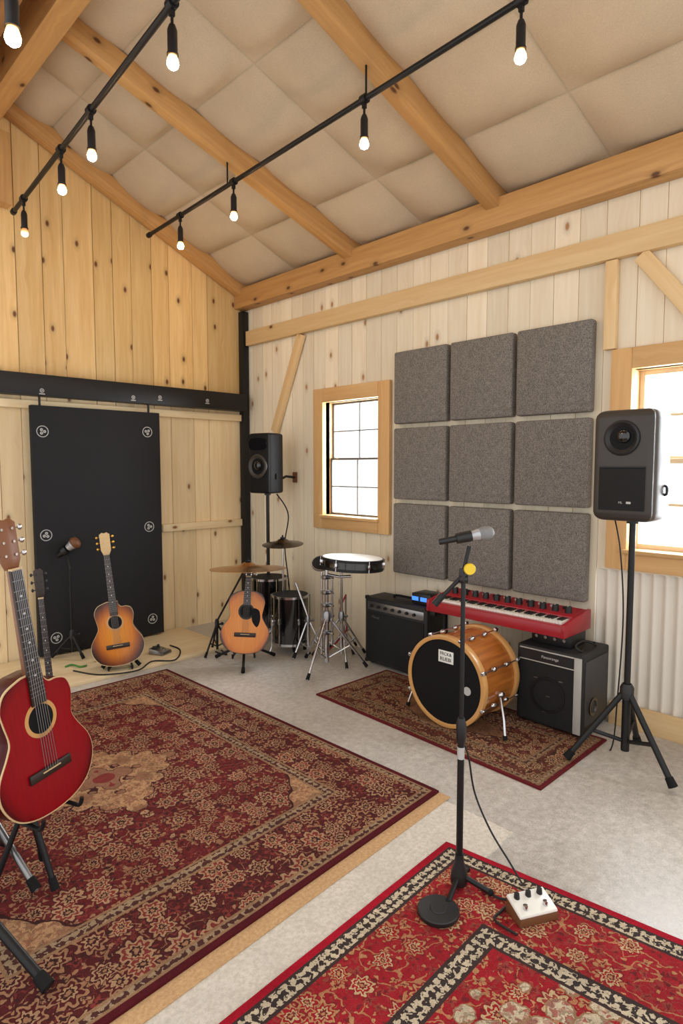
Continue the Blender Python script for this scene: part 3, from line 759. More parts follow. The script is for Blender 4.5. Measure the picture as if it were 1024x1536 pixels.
bx0, bx1, by0, by1, bh = 3.43, 3.80, 1.505, 1.925, .49
t = thing('bass_amplifier', 'black amplifier with silver strip on its front edge beside the bass drum', 'amplifier', ((bx0+bx1)/2, (by0+by1)/2, .0115), group='black amplifiers')
hx, hy = (bx1-bx0)/2, (by1-by0)/2
MB().lim((-hx, -hy, .012), (hx, hy, bh)).build('cabinet', M['tolex'], t, bevel=.012, seg=3)
w = MB(); a, b_ = -hx-.008, -hx+.003
w.lim((a, -hy+.006, .02), (b_, -hy+.05, bh-.015)); w.lim((a, -hy+.05, bh-.022), (b_, hy-.02, bh-.015)); w.lim((a, -hy+.05, bh-.092), (b_, hy-.02, bh-.085))
w.build('front_frame', M['silver'], t, bevel=.002)
MB().lim((-hx-.005, -hy+.05, .03), (-hx+.003, hy-.02, bh-.092)).build('grille', M['grillecloth'], t)
MB().lim((-hx-.0065, -hy+.05, bh-.085), (-hx+.002, hy-.02, bh-.022)).build('name_plate', M['blackplastic'], t)
text('logo', 'Pavaorange', .024, TM((-hx-.0070, -.01, bh-.053), (0, -1, 0), (0, 0, 1)), M['greyink'], t)
MB().lathe([(.11, 0), (.11, .006), (.095, .006), (.095, 0)], axisM((-hx-.004, .0, .21), (-1, 0, 0)), 32, closed=True).build('speaker_ring', M['blackmetal'], t)
for (yy, zz) in ((.02, .1), (-.05, .12), (.08, .3), (-.08, .31), (.0, .2)):
    MB().lim((-hx-.0062, yy-.012, zz-.003), (-hx-.0045, yy+.012, zz+.003)).build('indicator', M['steel'], t)
MB().lim((-hx+.03, -hy-.006, .06), (hx-.03, -hy+.003, bh-.04)).build('side_grille', M['mesh'], t, bevel=.003)
MB().lathe([(.055, 0), (.055, .008), (.042, .008), (.034, -.002), (0, -.002)], axisM((-.05, -hy-.005, .16), (0, -1, 0)), 24).build('side_port', M['drumblack'], t)
for sx in (-1, 1):
    for sy in (-1, 1): MB().lathe([(0, 0), (.016, 0), (.016, .014), (0, .014)], Matrix.Translation((sx*(hx-.04), sy*(hy-.05), 0)), 12).build('foot', M['rubber'], t)
KZ = .590
t = thing('power_supply', 'low black box between the amplifier and the red keyboard', 'power supply', (3.62, 1.74, .0125+bh))
MB().lim((-.1, -.12, 0), (.1, .14, KZ-.0125-bh-.003)).build('case', M['blackplastic'], t, bevel=.006)
for y in (-.08, -.02, .04, .1): MB().lathe([(0, 0), (.012, 0), (.010, .012), (0, .012)], axisM((-.1, y, .045), (-1, 0, 0)), 12).build('socket', M['steel'], t)
pz = .0115+bh+.007
cable('patch_cable', 'black patch cable looped on top of the amplifier beside the keyboard', [(3.60, 1.58, pz), (3.50, 1.55, pz), (3.49, 1.58, pz+.03), (3.56, 1.56, pz+.05), (3.70, 1.55, pz), (3.75, 1.58, pz)], .006, M['cable'])

# ------------------------------------------------------------------ keyboard
kx0, kx1, ky0, ky1, kz = 3.405, 3.755, 1.62, 2.61, KZ
t = thing('keyboard', 'red stage keyboard with white keys and black knobs', 'keyboard', ((kx0+kx1)/2, (ky0+ky1)/2, kz))
hx, hy = (kx1-kx0)/2, (ky1-ky0)/2
f = lambda a, b, c: (a, c, b)
pr = [(-hx, 0), (hx, 0), (hx, .115), (hx-.02, .12), (-.02, .10), (-.025, .075), (-hx+.034, .07), (-hx+.004, .072), (-hx, .064)]
w = MB(); n = len(pr)
w.prism(pr, -hy, hy, f); w.build('case', M['redplastic'], t, bevel=.003)
for s_ in (-1, 1):
    w = MB(); w.prism([(-hx-.004, -.001), (hx+.004, -.001), (hx+.004, .122), (-.01, .104), (-hx-.004, .078)], s_*hy-.012, s_*hy+.012, f); w.build('end_cap', M['redplastic'], t, bevel=.004)
w = MB(); n = 46; kw = (2*hy-.06)/n
for i in range(n): w.lim((-hx+.045, -hy+.03+i*kw+.0008, .068), (-.028, -hy+.03+(i+1)*kw-.0008, .086))
w.build('white_keys', M['keys'], t)
w = MB()
for i in range(n-1):
    if i % 7 not in (2, 6): y = -hy+.03+(i+1)*kw; w.lim((-.095, y-.006, .085), (-.03, y+.006, .095))
w.build('black_keys', M['blackplastic'], t)
w = MB(); w.hexa([(.005, -hy+.03, .1025), (hx-.03, -hy+.03, .1185), (hx-.03, hy-.03, .1185), (.005, hy-.03, .1025), (.005, -hy+.03, .1055), (hx-.03, -hy+.03, .1215), (hx-.03, hy-.03, .1215), (.005, hy-.03, .1055)])
w.build('control_panel', M['redplastic'], t)
for i in range(11):
    y = -hy+.07+i*.084
    o = MB().lathe([(0, .10), (.022, .10), (.020, .142), (0, .144)], Matrix.Translation((.040, y, .005)), 16).build('knob', M['blackplastic'], t)
    MB().lim((.040-.018, y-.002, .1485), (.040, y+.002, .1502)).build('pointer', M['white'], o)
for i in range(10):
    y = -hy+.11+i*.084; MB().lim((.09, y-.022, .114), (.125, y+.022, .1265)).build('button_block', M['greyink'] if i % 3 else M['blackplastic'], t)
t = thing('keyboard_stand', 'black single column stand holding the red keyboard', 'keyboard stand', (3.56, 2.575, .0115))
MB().tube([(0, 0, .03), (0, 0, .555)], .02, 12).build('column', M['blackmetal'], t)
MB().lim((-.15, -.02, .545), (.15, .02, KZ-.0115-.002)).build('top_bar', M['blackmetal'], t, bevel=.003)
MB().lim((-.20, -.02, 0), (.17, .02, .035)).build('foot_bar', M['blackmetal'], t, bevel=.004)

# ------------------------------------------------------------------ bass drum
dr = .283; kp = at_z(668, 1089, RZ2); kx = kp.x-.02; kyc = kp.y
t = thing('bass_drum', 'bass drum with figured maple shell and black front head', 'drum', (kx, kyc, RZ2+.001))
def DX(x=0, z=dr): return axisM((x, 0, z), (1, 0, 0))
w = MB(); n = 64
vs, fs, uvs = [], [], []
for j in range(n):
    a = 2*math.pi*j/n
    for x in (.03, .37): vs.append((x, (dr-.014)*math.cos(a), dr+(dr-.014)*math.sin(a)))
for j in range(n):
    k = (j+1) % n; fs.append((2*j, 2*j+1, 2*k+1, 2*k)); uvs.append([(q*2*math.pi*dr/n, x) for q, x in ((j, 0), (j, .34), (j+1, .34), (j+1, 0))])
w.add(vs, fs, uvs); w.build('shell', M['maple'], t)
for x in (0.0, .355):
    MB().lathe([(dr-.026, 0), (dr, 0), (dr, .042), (dr-.012, .042), (dr-.014, .008), (dr-.026, .008)], DX(x), 64, closed=True).build('hoop', M['hoopwood'], t, bevel=.002)
for x in (.010, .385): MB().lathe([(0, 0), (dr-.024, 0), (dr-.014, .01), (0, .01)], DX(x), 64).build('drum_head', M['headblack'], t)
MB().lim((.0055, -.06, dr+.115), (.0095, .05, dr+.19)).build('head_label', M['white'], t, bevel=.0015)
text('label_text', 'FRCK&', .028, TM((.0048, -.005, dr+.170), (0, -1, 0), (0, 0, 1)), M['blackplastic'], t)
text('label_text', 'RUEBI', .032, TM((.0048, -.005, dr+.137), (0, -1, 0), (0, 0, 1)), M['blackplastic'], t)
MB().lathe([(0, 0), (.026, 0), (.026, .002), (0, .002)], axisM((.0085, -.16, dr-.02), (-1, 0, 0)), 24).build('round_sticker', M['greyink'], t)
for k in range(8):
    a = rad(22.5+45*k); c, s_ = math.cos(a), math.sin(a); rr = dr+.008
    if s_ < -.8: continue
    w = MB(); w.tube([(.0, rr*c, dr+rr*s_), (.395, rr*c, dr+rr*s_)], .004, 8); w.build('tension_rod', M['chrome'], t)
    for x in (.13, .27): MB().ball((x, (dr+.002)*c, dr+(dr+.002)*s_), .016, (1.7, 1, 1)).build('lug', M['chrome'], t)
    for x in (-.003, .380): MB().box((x+.011, rr*c, dr+rr*s_), (.03, .022, .022), Matrix.Rotation(a, 3, 'X')).build('claw', M['chrome'], t, bevel=.004)
for s_ in (-1, 1):
    lg = MB().tube([(.20, s_*(dr-.02), dr-.06), (.12, s_*(dr+.06), .10), (.10, s_*(dr+.08), .015)], .009, 10).build('spur', M['chrome'], t)
    MB().tube([(.103, s_*(dr+.077), .028), (.10, s_*(dr+.08), 0.005)], .013, 10).build('rubber_tip', M['rubber'], lg)
    MB().ball((.20, s_*(dr-.012), dr-.06), .022, (1.4, 1, 1)).build('spur_bracket', M['chrome'], t)

# ------------------------------------------------------------------ drums and cymbals at the back
def drum(name, label, loc, r, h, legs=True, shell='drumblack', rot=None, ztop=.5, group=None, head='headblack', hoop='chrome'):
    t = thing(name, label, 'drum', loc, group=group, rot=rot); z0 = ztop-h
    MB().lathe([(0, z0), (r, z0), (r, ztop), (0, ztop)], n=40).build('shell', M[shell], t)
    for z in (z0+.004, ztop-.012): MB().lathe([(r-.002, z-.006), (r+.007, z-.006), (r+.007, z+.014), (r-.002, z+.014)], n=40, closed=True).build('hoop', M[hoop], t)
    MB().lathe([(0, ztop), (r-.003, ztop), (r-.004, ztop+.004), (0, ztop+.004)], n=40).build('drum_head', M[head], t)
    for k in range(6):
        a = rad(60*k+15); c, s_ = math.cos(a), math.sin(a)
        MB().tube([((r+.012)*c, (r+.012)*s_, z0), ((r+.012)*c, (r+.012)*s_, ztop)], .0035, 6).build('tension_rod', M['chrome'], t)
        MB().box(((r+.006)*c, (r+.006)*s_, (z0+ztop)/2), (.022, .02, min(.05, h*.4)), Matrix.Rotation(a, 3, 'Z')).build('lug', M['chrome'], t, bevel=.003)
    if legs:
        for k in range(3):
            a = rad(120*k+45); c, s_ = math.cos(a), math.sin(a); q = r+.022
            lg = MB().tube([(q*c, q*s_, z0+h*.55), (q*c, q*s_, .06), ((q+.02)*c, (q+.02)*s_, .01)], .007, 8).build('leg', M['chrome'], t)
            MB().tube([((q+.015)*c, (q+.015)*s_, .02), ((q+.021)*c, (q+.021)*s_, 0)], .011, 8).build('rubber_foot', M['rubber'], lg)
            MB().box(((r+.012)*c, (r+.012)*s_, z0+h*.45), (.03, .03, .05), Matrix.Rotation(a, 3, 'Z')).build('leg_bracket', M['chrome'], t, bevel=.004)
    return t
p = at_z(436, 976); drum('floor_tom', 'gloss black floor tom standing right of the amber guitar', (p.x, p.y, 0), .155, .42, ztop=.50, group='black floor toms')
p = at_z(404, 958); drum('floor_tom', 'gloss black floor tom half hidden behind the amber guitar', (p.x, p.y, 0), .165, .46, ztop=.585, group='black floor toms')

def cymbal(label, loc, r, tilt=(0, 0), mat='brass'):
    t = thing('cymbal', label, 'cymbal', loc, rot=Euler((tilt[0], tilt[1], 0)).to_matrix(), group='cymbals on stands')
    MB().lathe([(.006, .036), (.02, .036), (.04, .028), (.06, .012), (r*.6, -.002), (r, -.014), (r, -.016), (r*.6, -.005), (.06, .009), (.04, .025), (.006, .033)], n=56, closed=True).build('plate', M[mat], t)
    MB().lathe([(0, .036), (.022, .036), (.022, .046), (.008, .050), (.007, .066), (0, .068)], n=14).build('felt_and_nut', M['rubber'], t)
cp = at_d(372, 850, 4.60)
cs = at_z(326, 982)
tripod('cymbal_stand', 'dark leaning stand under the large bronze cymbal', 'cymbal stand', (cs.x, cs.y, 0), cp.z+.024, .15, .26, .008, M['blackmetal'], rad(75), .08, group='drum stands', lean=(cp.x-cs.x, cp.y-cs.y))
cymbal('large bronze cymbal above the amber guitar', cp, .285, (rad(-3), rad(2)))
hp = at_d(424, 814, 5.35)
tripod('cymbal_stand', 'chrome stand under the small dark high cymbal beside the floor toms', 'cymbal stand', (hp.x, hp.y, 0), hp.z+.026, .20, .32, .009, M['chrome'], rad(20), .1, group='drum stands')
cymbal('small dark cymbal set high beside the far loudspeaker', hp, .18, (rad(2), rad(-4)), 'darkbrass')
p = at_z(462, 984)
tripod('cymbal_stand', 'short chrome stand squeezed between the floor tom and snare stand', 'cymbal stand', (p.x, p.y, 0), .62, .16, .30, .010, M['chrome'], rad(60), .08, group='drum stands', lean=(-.05, .10))

sn = at_z(490, 1004)
st = tripod('snare_stand', 'heavy chrome double braced stand in front of the toms', 'drum stand', (sn.x, sn.y, 0), .83, .32, .42, .015, M['chrome'], rad(200), .1, group='drum stands', legr=.010)
for k, (a, b) in enumerate((((-.035, .02, .10), (-.035, .02, .78)), ((.03, -.03, .2), (.03, -.03, .72)))):
    MB().tube([a, b], .009, 10).build('side_tube', M['chrome'], st)
for z in (.3, .52, .62, .74):
    MB().box((0, 0, z), (.085, .06, .03)).build('clamp', M['steel'], st, bevel=.005)
    MB().tube([(0, -.03, z), (.0, -.075, z)], .007, 8).build('wing_screw', M['chrome'], st)
rv = V((RIGHT.x, RIGHT.y, 0))
MB().tube([(0, 0, .76), rv*.10+V((0, 0, .74)), rv*.19+V((0, 0, .745))], .011, 10).build('basket_arm', M['chrome'], st)
q = at_d(528, 844, 4.75)
drum('snare_drum', 'shallow black drum with white head on the chrome stand', (q.x, q.y, q.z-.045), .235, .085, False, 'drumblack', Euler((rad(1), rad(3), 0)).to_matrix(), .085, head='headwhite', hoop='blackmetal')
w = thing('percussion_pad', 'small black tilted drum pad clamped atop the chrome stand', 'drum pad', (sn.x-.03, sn.y+.03, .83), rot=Euler((rad(24), rad(-34), 0)).to_matrix())
MB().lathe([(0, 0), (.05, 0), (.068, .015), (.068, .034), (0, .036)], n=28).build('pad', M['rubber'], w)
MB().lathe([(.066, .018), (.076, .018), (.076, .034), (.066, .034)], n=28, closed=True).build('rim', M['steel'], w)
p = at_z(512, 990)
tripod('cymbal_stand', 'second chrome stand close behind the snare stand', 'cymbal stand', (p.x, p.y, 0), .76, .26, .36, .011, M['chrome'], rad(235), .09, group='drum stands', legr=.009)
p = at_z(533, 972)
tripod('microphone_stand', 'short thin chrome stand with a red cable behind the snare stand', 'microphone stand', (p.x-.12, p.y, 0), .50, .16, .18, .008, M['chrome'], rad(10), .06)
cable('red_cable', 'red cable draped down the thin chrome stand', [(p.x-.14, p.y-.02, .50), (p.x-.17, p.y+.02, .36), (p.x-.15, p.y-.04, .22), (p.x-.2, p.y+.02, .10), (p.x-.26, p.y+.08, .008), (p.x-.33, p.y+.02, .007)], .007, M['redcable'])

p = at_x(440, 716, XB-.03)
t = thing('wall_bracket', 'small brown clamp bracket on the wall beside the far loudspeaker', 'bracket', (XB-.006, p.y, p.z))
MB().lim((-.012, -.03, -.05), (0, .03, .05)).build('plate', M['leather'], t, bevel=.003)
MB().tube([(-.01, 0, 0), (-.10, .02, .01), (-.16, .04, -.02)], .012, 10).build('arm', M['blackmetal'], t)
MB().lathe([(0, -.03), (.022, -.03), (.028, .0), (.022, .03), (0, .03)], axisM((-.17, .04, -.02), (0, 1, .2)), 16).build('knob', M['leather'], t)
cable('speaker_cable', 'black cable hanging below the far loudspeaker', [(s2.x+.09, s2.y-.02, 1.345), (s2.x+.18, s2.y-.08, 1.15), (s2.x+.12, s2.y-.10, .85), (s2.x+.16, s2.y-.12, .4), (s2.x+.12, s2.y-.16, .01)], .006, M['cable'])

# ------------------------------------------------------------------ guitars
def outline(cut):
    L = [(0, 0), (-.09, .012), (-.155, .05), (-.192, .12), (-.187, .19), (-.145, .262), (-.128, .305), (-.138, .37), (-.143, .42), (-.118, .47), (-.06, .495), (-.03, .499)]
    if cut: Rr = [(.03, .499), (.038, .472), (.058, .452), (.092, .450), (.126, .434), (.141, .39), (.135, .345), (.128, .305), (.145, .262), (.187, .19), (.192, .12), (.155, .05), (.09, .012)]
    else: Rr = [(-x, z) for x, z in reversed(L[1:])]
    return [(p.x, p.y) for p in catmull([(x, z, 0) for x, z in L+Rr], 5, True)]
def guitar(label, loc, rot, top, side, cut=True, guard=True, headm='rosewood', peg='chrome', dark=False, scale=None, nk=1.0):
    t = thing('guitar', label, 'guitar', loc, rot=rot); ol = outline(cut)
    sc = lambda k: [((x)*k, .25+(z-.25)*k) for x, z in ol]
    Z = lambda z: z if z < .49 else .49+(z-.49)*nk
    MB().prism(sc(.992), -.046, .048).build('body', M[side], t, bevel=.006, ang=50)
    MB().prism(sc(1.0), -.0495, -.043).build('binding', M['cream'] if not dark else M['darkside'], t, ang=50)
    MB().prism(sc(.980), -.0515, -.0490).build('soundboard', M[top], t, ang=50)
    A = axisM((0, -.0512, .335), (0, -1, 0))
    MB().lathe([(.050, 0), (.050, .0012), (.064, .0012), (.064, 0)], A, 36, closed=True).build('rosette', M['hoopwood'] if not dark else M['blackplastic'], t)
    MB().lathe([(0, 0), (.051, 0), (.051, .0009), (0, .0009)], A, 36).build('sound_hole', M['headblack'], t)
    MB().lim((-.085, -.062, .135), (.085, -.0513, .168)).build('bridge', M['rosewood'], t, bevel=.003)
    MB().lim((-.036, -.0655, .154), (.036, -.0618, .158)).build('saddle', M['cream'], t)
    if guard:
        MB().prism([(p.x, p.y) for p in catmull([(.052, .36, 0), (.10, .345, 0), (.112, .27, 0), (.09, .215, 0), (.055, .25, 0), (.045, .29, 0)], 5, True)], -.0530, -.0514).build('pickguard', M['headblack'], t)
    MB().hexa([(-.026, -.05, .49), (.026, -.05, .49), (.02, -.022, .49), (-.02, -.022, .49), (-.022, -.05, Z(.86)), (.022, -.05, Z(.86)), (.016, -.03, Z(.86)), (-.016, -.03, Z(.86))]).build('neck', M['neckwood'], t, bevel=.003)
    w = MB(); z0 = .388; zE = Z(.86)
    w.hexa([(-.029, -.0605, z0), (.029, -.0605, z0), (.029, -.0505, z0), (-.029, -.0505, z0), (-.022, -.0605, zE), (.022, -.0605, zE), (.022, -.0505, zE), (-.022, -.0505, zE)])
    for i in range(19):
        z = zE-(.66+zE-.86)*(1-2**(-(i+1)/12)); hw = .022+(zE-z)/(zE-z0)*.007
        if z > z0: w.lim((-hw, -.0617, z-.0009), (hw, -.0604, z+.0009), 1)
        if i in (2, 4, 6, 8, 11, 14) and z > z0: w.lathe([(0, 0), (.0045, 0), (.0045, .0006), (0, .0006)], axisM((0, -.0604, z+.014), (0, -1, 0)), 10, m=2)
    w.build('fretboard', [M['rosewood'], M['steel'], M['white']], t)
    MB().lim((-.022, -.0635, zE-.002), (.022, -.049, zE+.006)).build('nut', M['cream'], t)
    hk = min(nk, 1.0)
    hz = lambda z: zE+(z-.86)*hk
    MB().prism([(-.022, hz(.862)), (-.036, hz(.895)), (-.038, hz(1.02)), (-.018, hz(1.035)), (0, hz(1.028)), (.018, hz(1.035)), (.038, hz(1.02)), (.036, hz(.895)), (.022, hz(.862))], -.046, -.030).build('headstock', M[headm], t, bevel=.002)
    for s_ in (-1, 1):
        for k in range(3):
            z = hz(.91+k*.045); w = MB(); b_ = .010*(hk**.5)
            w.tube([(s_*.02, -.050, z), (s_*.02, -.044, z)], .005, 8); w.tube([(s_*.035, -.038, z), (s_*.052, -.038, z)], .003, 8); w.ball((s_*.058, -.038, z), b_, (1, .6, 1.1), 10)
            w.build('tuning_peg', M[peg], t)
    for k in range(6):
        x = -.025+.010*k; x2 = x*.66
        MB().tube([(x, -.0645, .156), (x2, -.0645, zE+.002)], .0010 if not dark else .0007, 5).build('string', M['steel'], t)
    MB().lathe([(0, 0), (.008, 0), (.006, .012), (0, .012)], axisM((0, 0, .003), (0, 0, -1)), 10).build('strap_pin', M[peg], t)
    if scale: t.scale = scale
    return t
def grot(rz, lean, roll): return Matrix.Rotation(rz, 3, 'Z') @ Matrix.Rotation(-lean, 3, 'X') @ Matrix.Rotation(roll, 3, 'Y')
def gstand(label, loc, rotz, yz, legr=.26, tall=.0, legmats=None, rot0=90):
    t = thing('guitar_stand', label, 'guitar stand', loc, rotz, group='guitar stands')
    hb = V((0, .10, max(yz+.02, .16)))
    MB().tube([hb-V((0, 0, .05)), hb+V((0, .02, .06+tall))], .011, 10).build('column', M['blackmetal'], t)
    w = MB(); w.ball(hb, .026); w.build('hub', M['blackplastic'], t)
    w = MB()
    for s_ in (-1, 1): w.tube(catmull([hb, (s_*.07, .08, yz-.012), (s_*.085, -.02, yz-.014), (s_*.085, -.07, yz-.012), (s_*.085, -.085, yz+.02)], 5), .008, 8)
    w.build('cradle', M['blackmetal'], t)
    for k in range(3):
        a = rad(rot0+k*120); p1 = V((legr*math.cos(a), .10+legr*math.sin(a), .016)); m = (legmats or [M['blackmetal']]*3)[k]
        lg = MB().tube([hb, p1], .011, 10).build('leg', m, t)
        d = (p1-hb).normalized()
        MB().tube([p1-d*.045, p1], [.014, .016], 10).build('rubber_foot', M['rubber'], lg)
    return t
gb = at_d(70, 1212, 2.26)
rz_ = rad(22)
guitar('red cutaway acoustic guitar in the left foreground', gb, grot(rz_, rad(6), rad(-4)), 'redguitar', 'redside', True, False, 'neckwood', 'chrome', scale=(1.04, 1.04, 1.04))
gstand('black guitar stand under the red guitar', (gb.x, gb.y, RZ1), rz_, gb.z-RZ1-.004, .13, .0, None, -90)
gp = at_z(186, 1006, .03)
guitar('sunburst cutaway guitar standing in front of the black door', gp+V((0, .05, .035)), grot(rad(-28), rad(9), rad(-6)), 'sunburst', 'darkside', True, False, 'cream', 'gold')
gstand('low black stand under the sunburst guitar', (gp.x, gp.y+.05, .03), rad(-28), .032, .16)
ga = at_z(366, 1000, 0)
guitar('amber acoustic guitar with black pickguard beside the floor toms', ga+V((0, 0, .11)), grot(rad(-38), rad(9), rad(4)), 'ambertop', 'darkside', False, True, 'rosewood', 'chrome', True, nk=.33)
gstand('black tripod stand under the amber guitar', (ga.x, ga.y, 0), rad(-38), .107, .28, rot0=30)
gd = at_d(88, 1110, 3.25)
guitar('dark brown guitar whose slim neck rises behind the red guitar', (gd.x, gd.y, .035), grot(rad(-20), rad(5), rad(-4)), 'darkside', 'darkside', False, False, 'rosewood', 'blackplastic', True, scale=(.6, .8, .90), nk=1.32)
def leg_to(name, label, foot, pole, top, hub, r, mat, legmat, cat):
    foot.z = RZ1; pole.z = RZ1; dv = foot-pole
    return tripod(name, label, cat, pole, top, dv.length, hub, r, mat, math.atan2(dv.y, dv.x), .12, legr=r, legmat=legmat)
leg_to('music_stand', 'silver-legged tripod stand cut off at the left edge below the red guitar', at_z(56, 1352), at_z(-66, 1300), 1.0, .46, .013, M['blackmetal'], M['steel'], 'stand')
leg_to('boom_stand', 'black tripod stand cut off at the lower left corner', at_z(74, 1503), at_z(-90, 1420), 1.0, .30, .015, M['blackmetal'], M['blackmetal'], 'stand')

# ------------------------------------------------------------------ microphones
def mic(label, p0, p1, body='blackplastic', head='micmesh', k=1.0, group=None):
    p0, p1 = V(p0), V(p1); t = thing('microphone', label, 'microphone', p0, rot=(p1-p0).to_track_quat('Z', 'Y').to_matrix(), group='microphones'); L = (p1-p0).length
    MB().lathe([(0, 0), (.010*k, 0), (.0115*k, .004), (.0125*k, L*.45), (.0145*k, L*.5), (0, L*.5)], n=20).build('body', M[body], t)
    MB().lathe([(0, L*.5), (.0145*k, L*.5), (.018*k, L*.66), (.0205*k, L*.70), (.0205*k, L*.745), (0, L*.745)], n=20).build('collar', M['micsilver'], t)
    MB().lathe([(0, L*.73), (.021*k, L*.735), (.0255*k, L*.80), (.0255*k, L*.86), (.020*k, L*.95), (.010*k, L*.99), (0, L)], n=24).build('grille_ball', M[head], t)
    return t
mb = at_z(688, 1330, RZ3); mz = RZ3
t = thing('microphone_stand', 'tall black microphone stand on the bright red rug', 'microphone stand', (mb.x, mb.y, mz))
L = lambda p: V(p)-V((mb.x, mb.y, mz))
dp_ = depth(mb)
top = L(at_d(697, 850, dp_))
for _ in range(6):
    q = V((mb.x, mb.y, mz+top.z)); top = L(at_d(697, 850, depth(q)))
tz = top.z; dt = depth(V((mb.x, mb.y, mz+tz)))
MB().tube([(0, 0, .02), (0, 0, .60)], .0125, 14).build('lower_tube', M['blackmetal'], t)
MB().tube([(0, 0, .58), (0, 0, tz-.03)], .0085, 12).build('upper_tube', M['blackmetal'], t)
MB().lathe([(0, .56), (.016, .56), (.019, .58), (.019, .63), (.013, .655), (0, .655)], n=18).build('clutch', M['blackplastic'], t)
MB().lathe([(.0128, .50), (.0134, .50), (.0134, .545), (.0128, .545)], n=18, closed=True).build('sticker', M['greyink'], t)
MB().lathe([(0, .015), (.03, .015), (.033, .03), (.030, .06), (.018, .10), (.016, .13), (0, .13)], n=20).build('hub', M['blackplastic'], t)
for (px, py) in ((735, 1343), (700, 1308), (672, 1358)):
    e = L(at_z(px, py, mz)); e.z = .012; e2_ = e.normalized()*.02; e2_.z = .045
    lg = MB().tube([e2_, e], .010, 10).build('leg', M['blackmetal'], t)
    MB().ball(e, .0135, (1, 1, .85)).build('rubber_foot', M['rubber'], lg)
bp = L(at_z(657, 1370, mz))
w = MB(); w.lathe([(0, 0), (.072, 0), (.074, .004), (.074, .015), (.071, .019), (.030, .020), (.028, .023), (0, .023)], Matrix.Translation((bp.x, bp.y, 0)), 40); w.build('round_weight', M['blackplastic'], t, ang=25)
RV = V((RIGHT.x, RIGHT.y, 0))
w = MB(); w.box((0, 0, tz-.03), (.03, .022, .05)); w.lathe([(0, -.016), (.016, -.016), (.016, .016), (0, .016)], axisM((0, 0, tz-.045), RV), 16); w.build('joint', M['blackplastic'], t, bevel=.003)
w = MB(); w.tube([RV*-.01+V((0, 0, tz-.04)), RV*-.085+V((0, 0, tz-.12))], .008, 8); w.tube([RV*-.075+V((0, 0, tz-.105)), RV*-.105+V((0, 0, tz-.14))], .013, 10); w.build('boom_tail', M['blackmetal'], t)
MB().lathe([(0, -.008), (.019, -.008), (.021, -.004), (.021, .004), (.019, .008), (0, .008)], axisM((RV.x*.012-.012, RV.y*.012-.020, tz-.005), (-.7, -.714, 0)), 20).build('tuner_disc', M['yellow'], t)
MB().tube([(0, 0, tz-.02), RV*.012+V((0, 0, tz+.04)), RV*.02+V((0, 0, tz+.075))], .008, 10).build('neck_rod', M['blackmetal'], t)
m0, m1 = at_d(658, 813, dt), at_d(741, 797, dt)
md = (m1-m0).normalized(); mc = L(m0.lerp(m1, .45))
MB().lathe([(.0145, -.028), (.0195, -.028), (.0205, .028), (.0165, .028)], Matrix.Translation(mc) @ md.to_track_quat('Z', 'Y').to_matrix().to_4x4(), 18, closed=True).build('clip', M['blackplastic'], t)
mic('silver-headed vocal microphone on the foreground stand', m0, m1)
pd = at_z(797, 1372, mz)
cable('microphone_cable', 'thin black cable sagging from the stand to the pedal', [V((mb.x, mb.y, .57))+RV*.014, V((mb.x, mb.y, .52))+RV*.03, at_d(712, 1190, dp_), at_d(735, 1245, dp_-.02), at_d(765, 1295, dp_-.06), V((pd.x+.02, pd.y+.05, mz+.08))], .0035, M['cable'])
cable('floor_cable', 'short black cable on the red rug between stand and pedal', [V((mb.x+.05, mb.y-.06, mz+.006)), at_z(745, 1346, mz+.006), at_z(764, 1352, mz+.006), at_z(752, 1366, mz+.006), at_z(742, 1380, mz+.006), at_z(775, 1402, mz+.006)], .0045, M['cable'])
t = thing('effects_pedal', 'cream effects pedal with knobs on the bright red rug', 'effects pedal', (pd.x, pd.y, mz), rad(-28))
MB().hexa([(-.078, -.048, 0), (.078, -.048, 0), (.078, .048, 0), (-.078, .048, 0), (-.074, -.045, .030), (.074, -.045, .030), (.074, .045, .05), (-.074, .045, .05)]).build('base', M['leather'], t, bevel=.004)
MB().hexa([(-.076, -.046, .029), (.076, -.046, .029), (.076, .046, .05), (-.076, .046, .05), (-.073, -.044, .040), (.073, -.044, .040), (.073, .044, .061), (-.073, .044, .061)]).build('top_plate', M['keys'], t, bevel=.003)
for x in (-.046, -.0, .046): MB().lathe([(0, 0), (.011, 0), (.009, .018), (0, .018)], Matrix.Translation((x, .024, .054)), 14).build('knob', M['blackplastic'], t)
for x in (-.04, .04): MB().lathe([(0, 0), (.009, 0), (.009, .016), (0, .018)], Matrix.Translation((x, -.022, .043)), 14).build('footswitch', M['chrome'], t)

p = at_z(109, 985, .03)
ft = tripod('microphone_stand', 'black microphone stand in front of the black door', 'microphone stand', p, .74, .16, .18, .010, M['blackmetal'], rad(40), .07)
dd = depth(p)
a0, a1 = at_d(86, 834, dd), at_d(118, 810, dd)
dlt = a0.lerp(a1, .35)-p
MB().tube([(0, 0, .73), (dlt.x*.4, dlt.y*.4, dlt.z-.07), (dlt.x, dlt.y, dlt.z-.022)], .009, 8).build('gooseneck', M['blackmetal'], ft)
MB().lathe([(.03, -.02), (.04, -.02), (.04, .02), (.03, .02)], axisM(dlt, a1-a0), 18, closed=True).build('shock_mount', M['blackplastic'], ft)
mic('bronze-headed microphone in front of the black door', a0, a1, 'blackplastic', 'leather', 2.0)

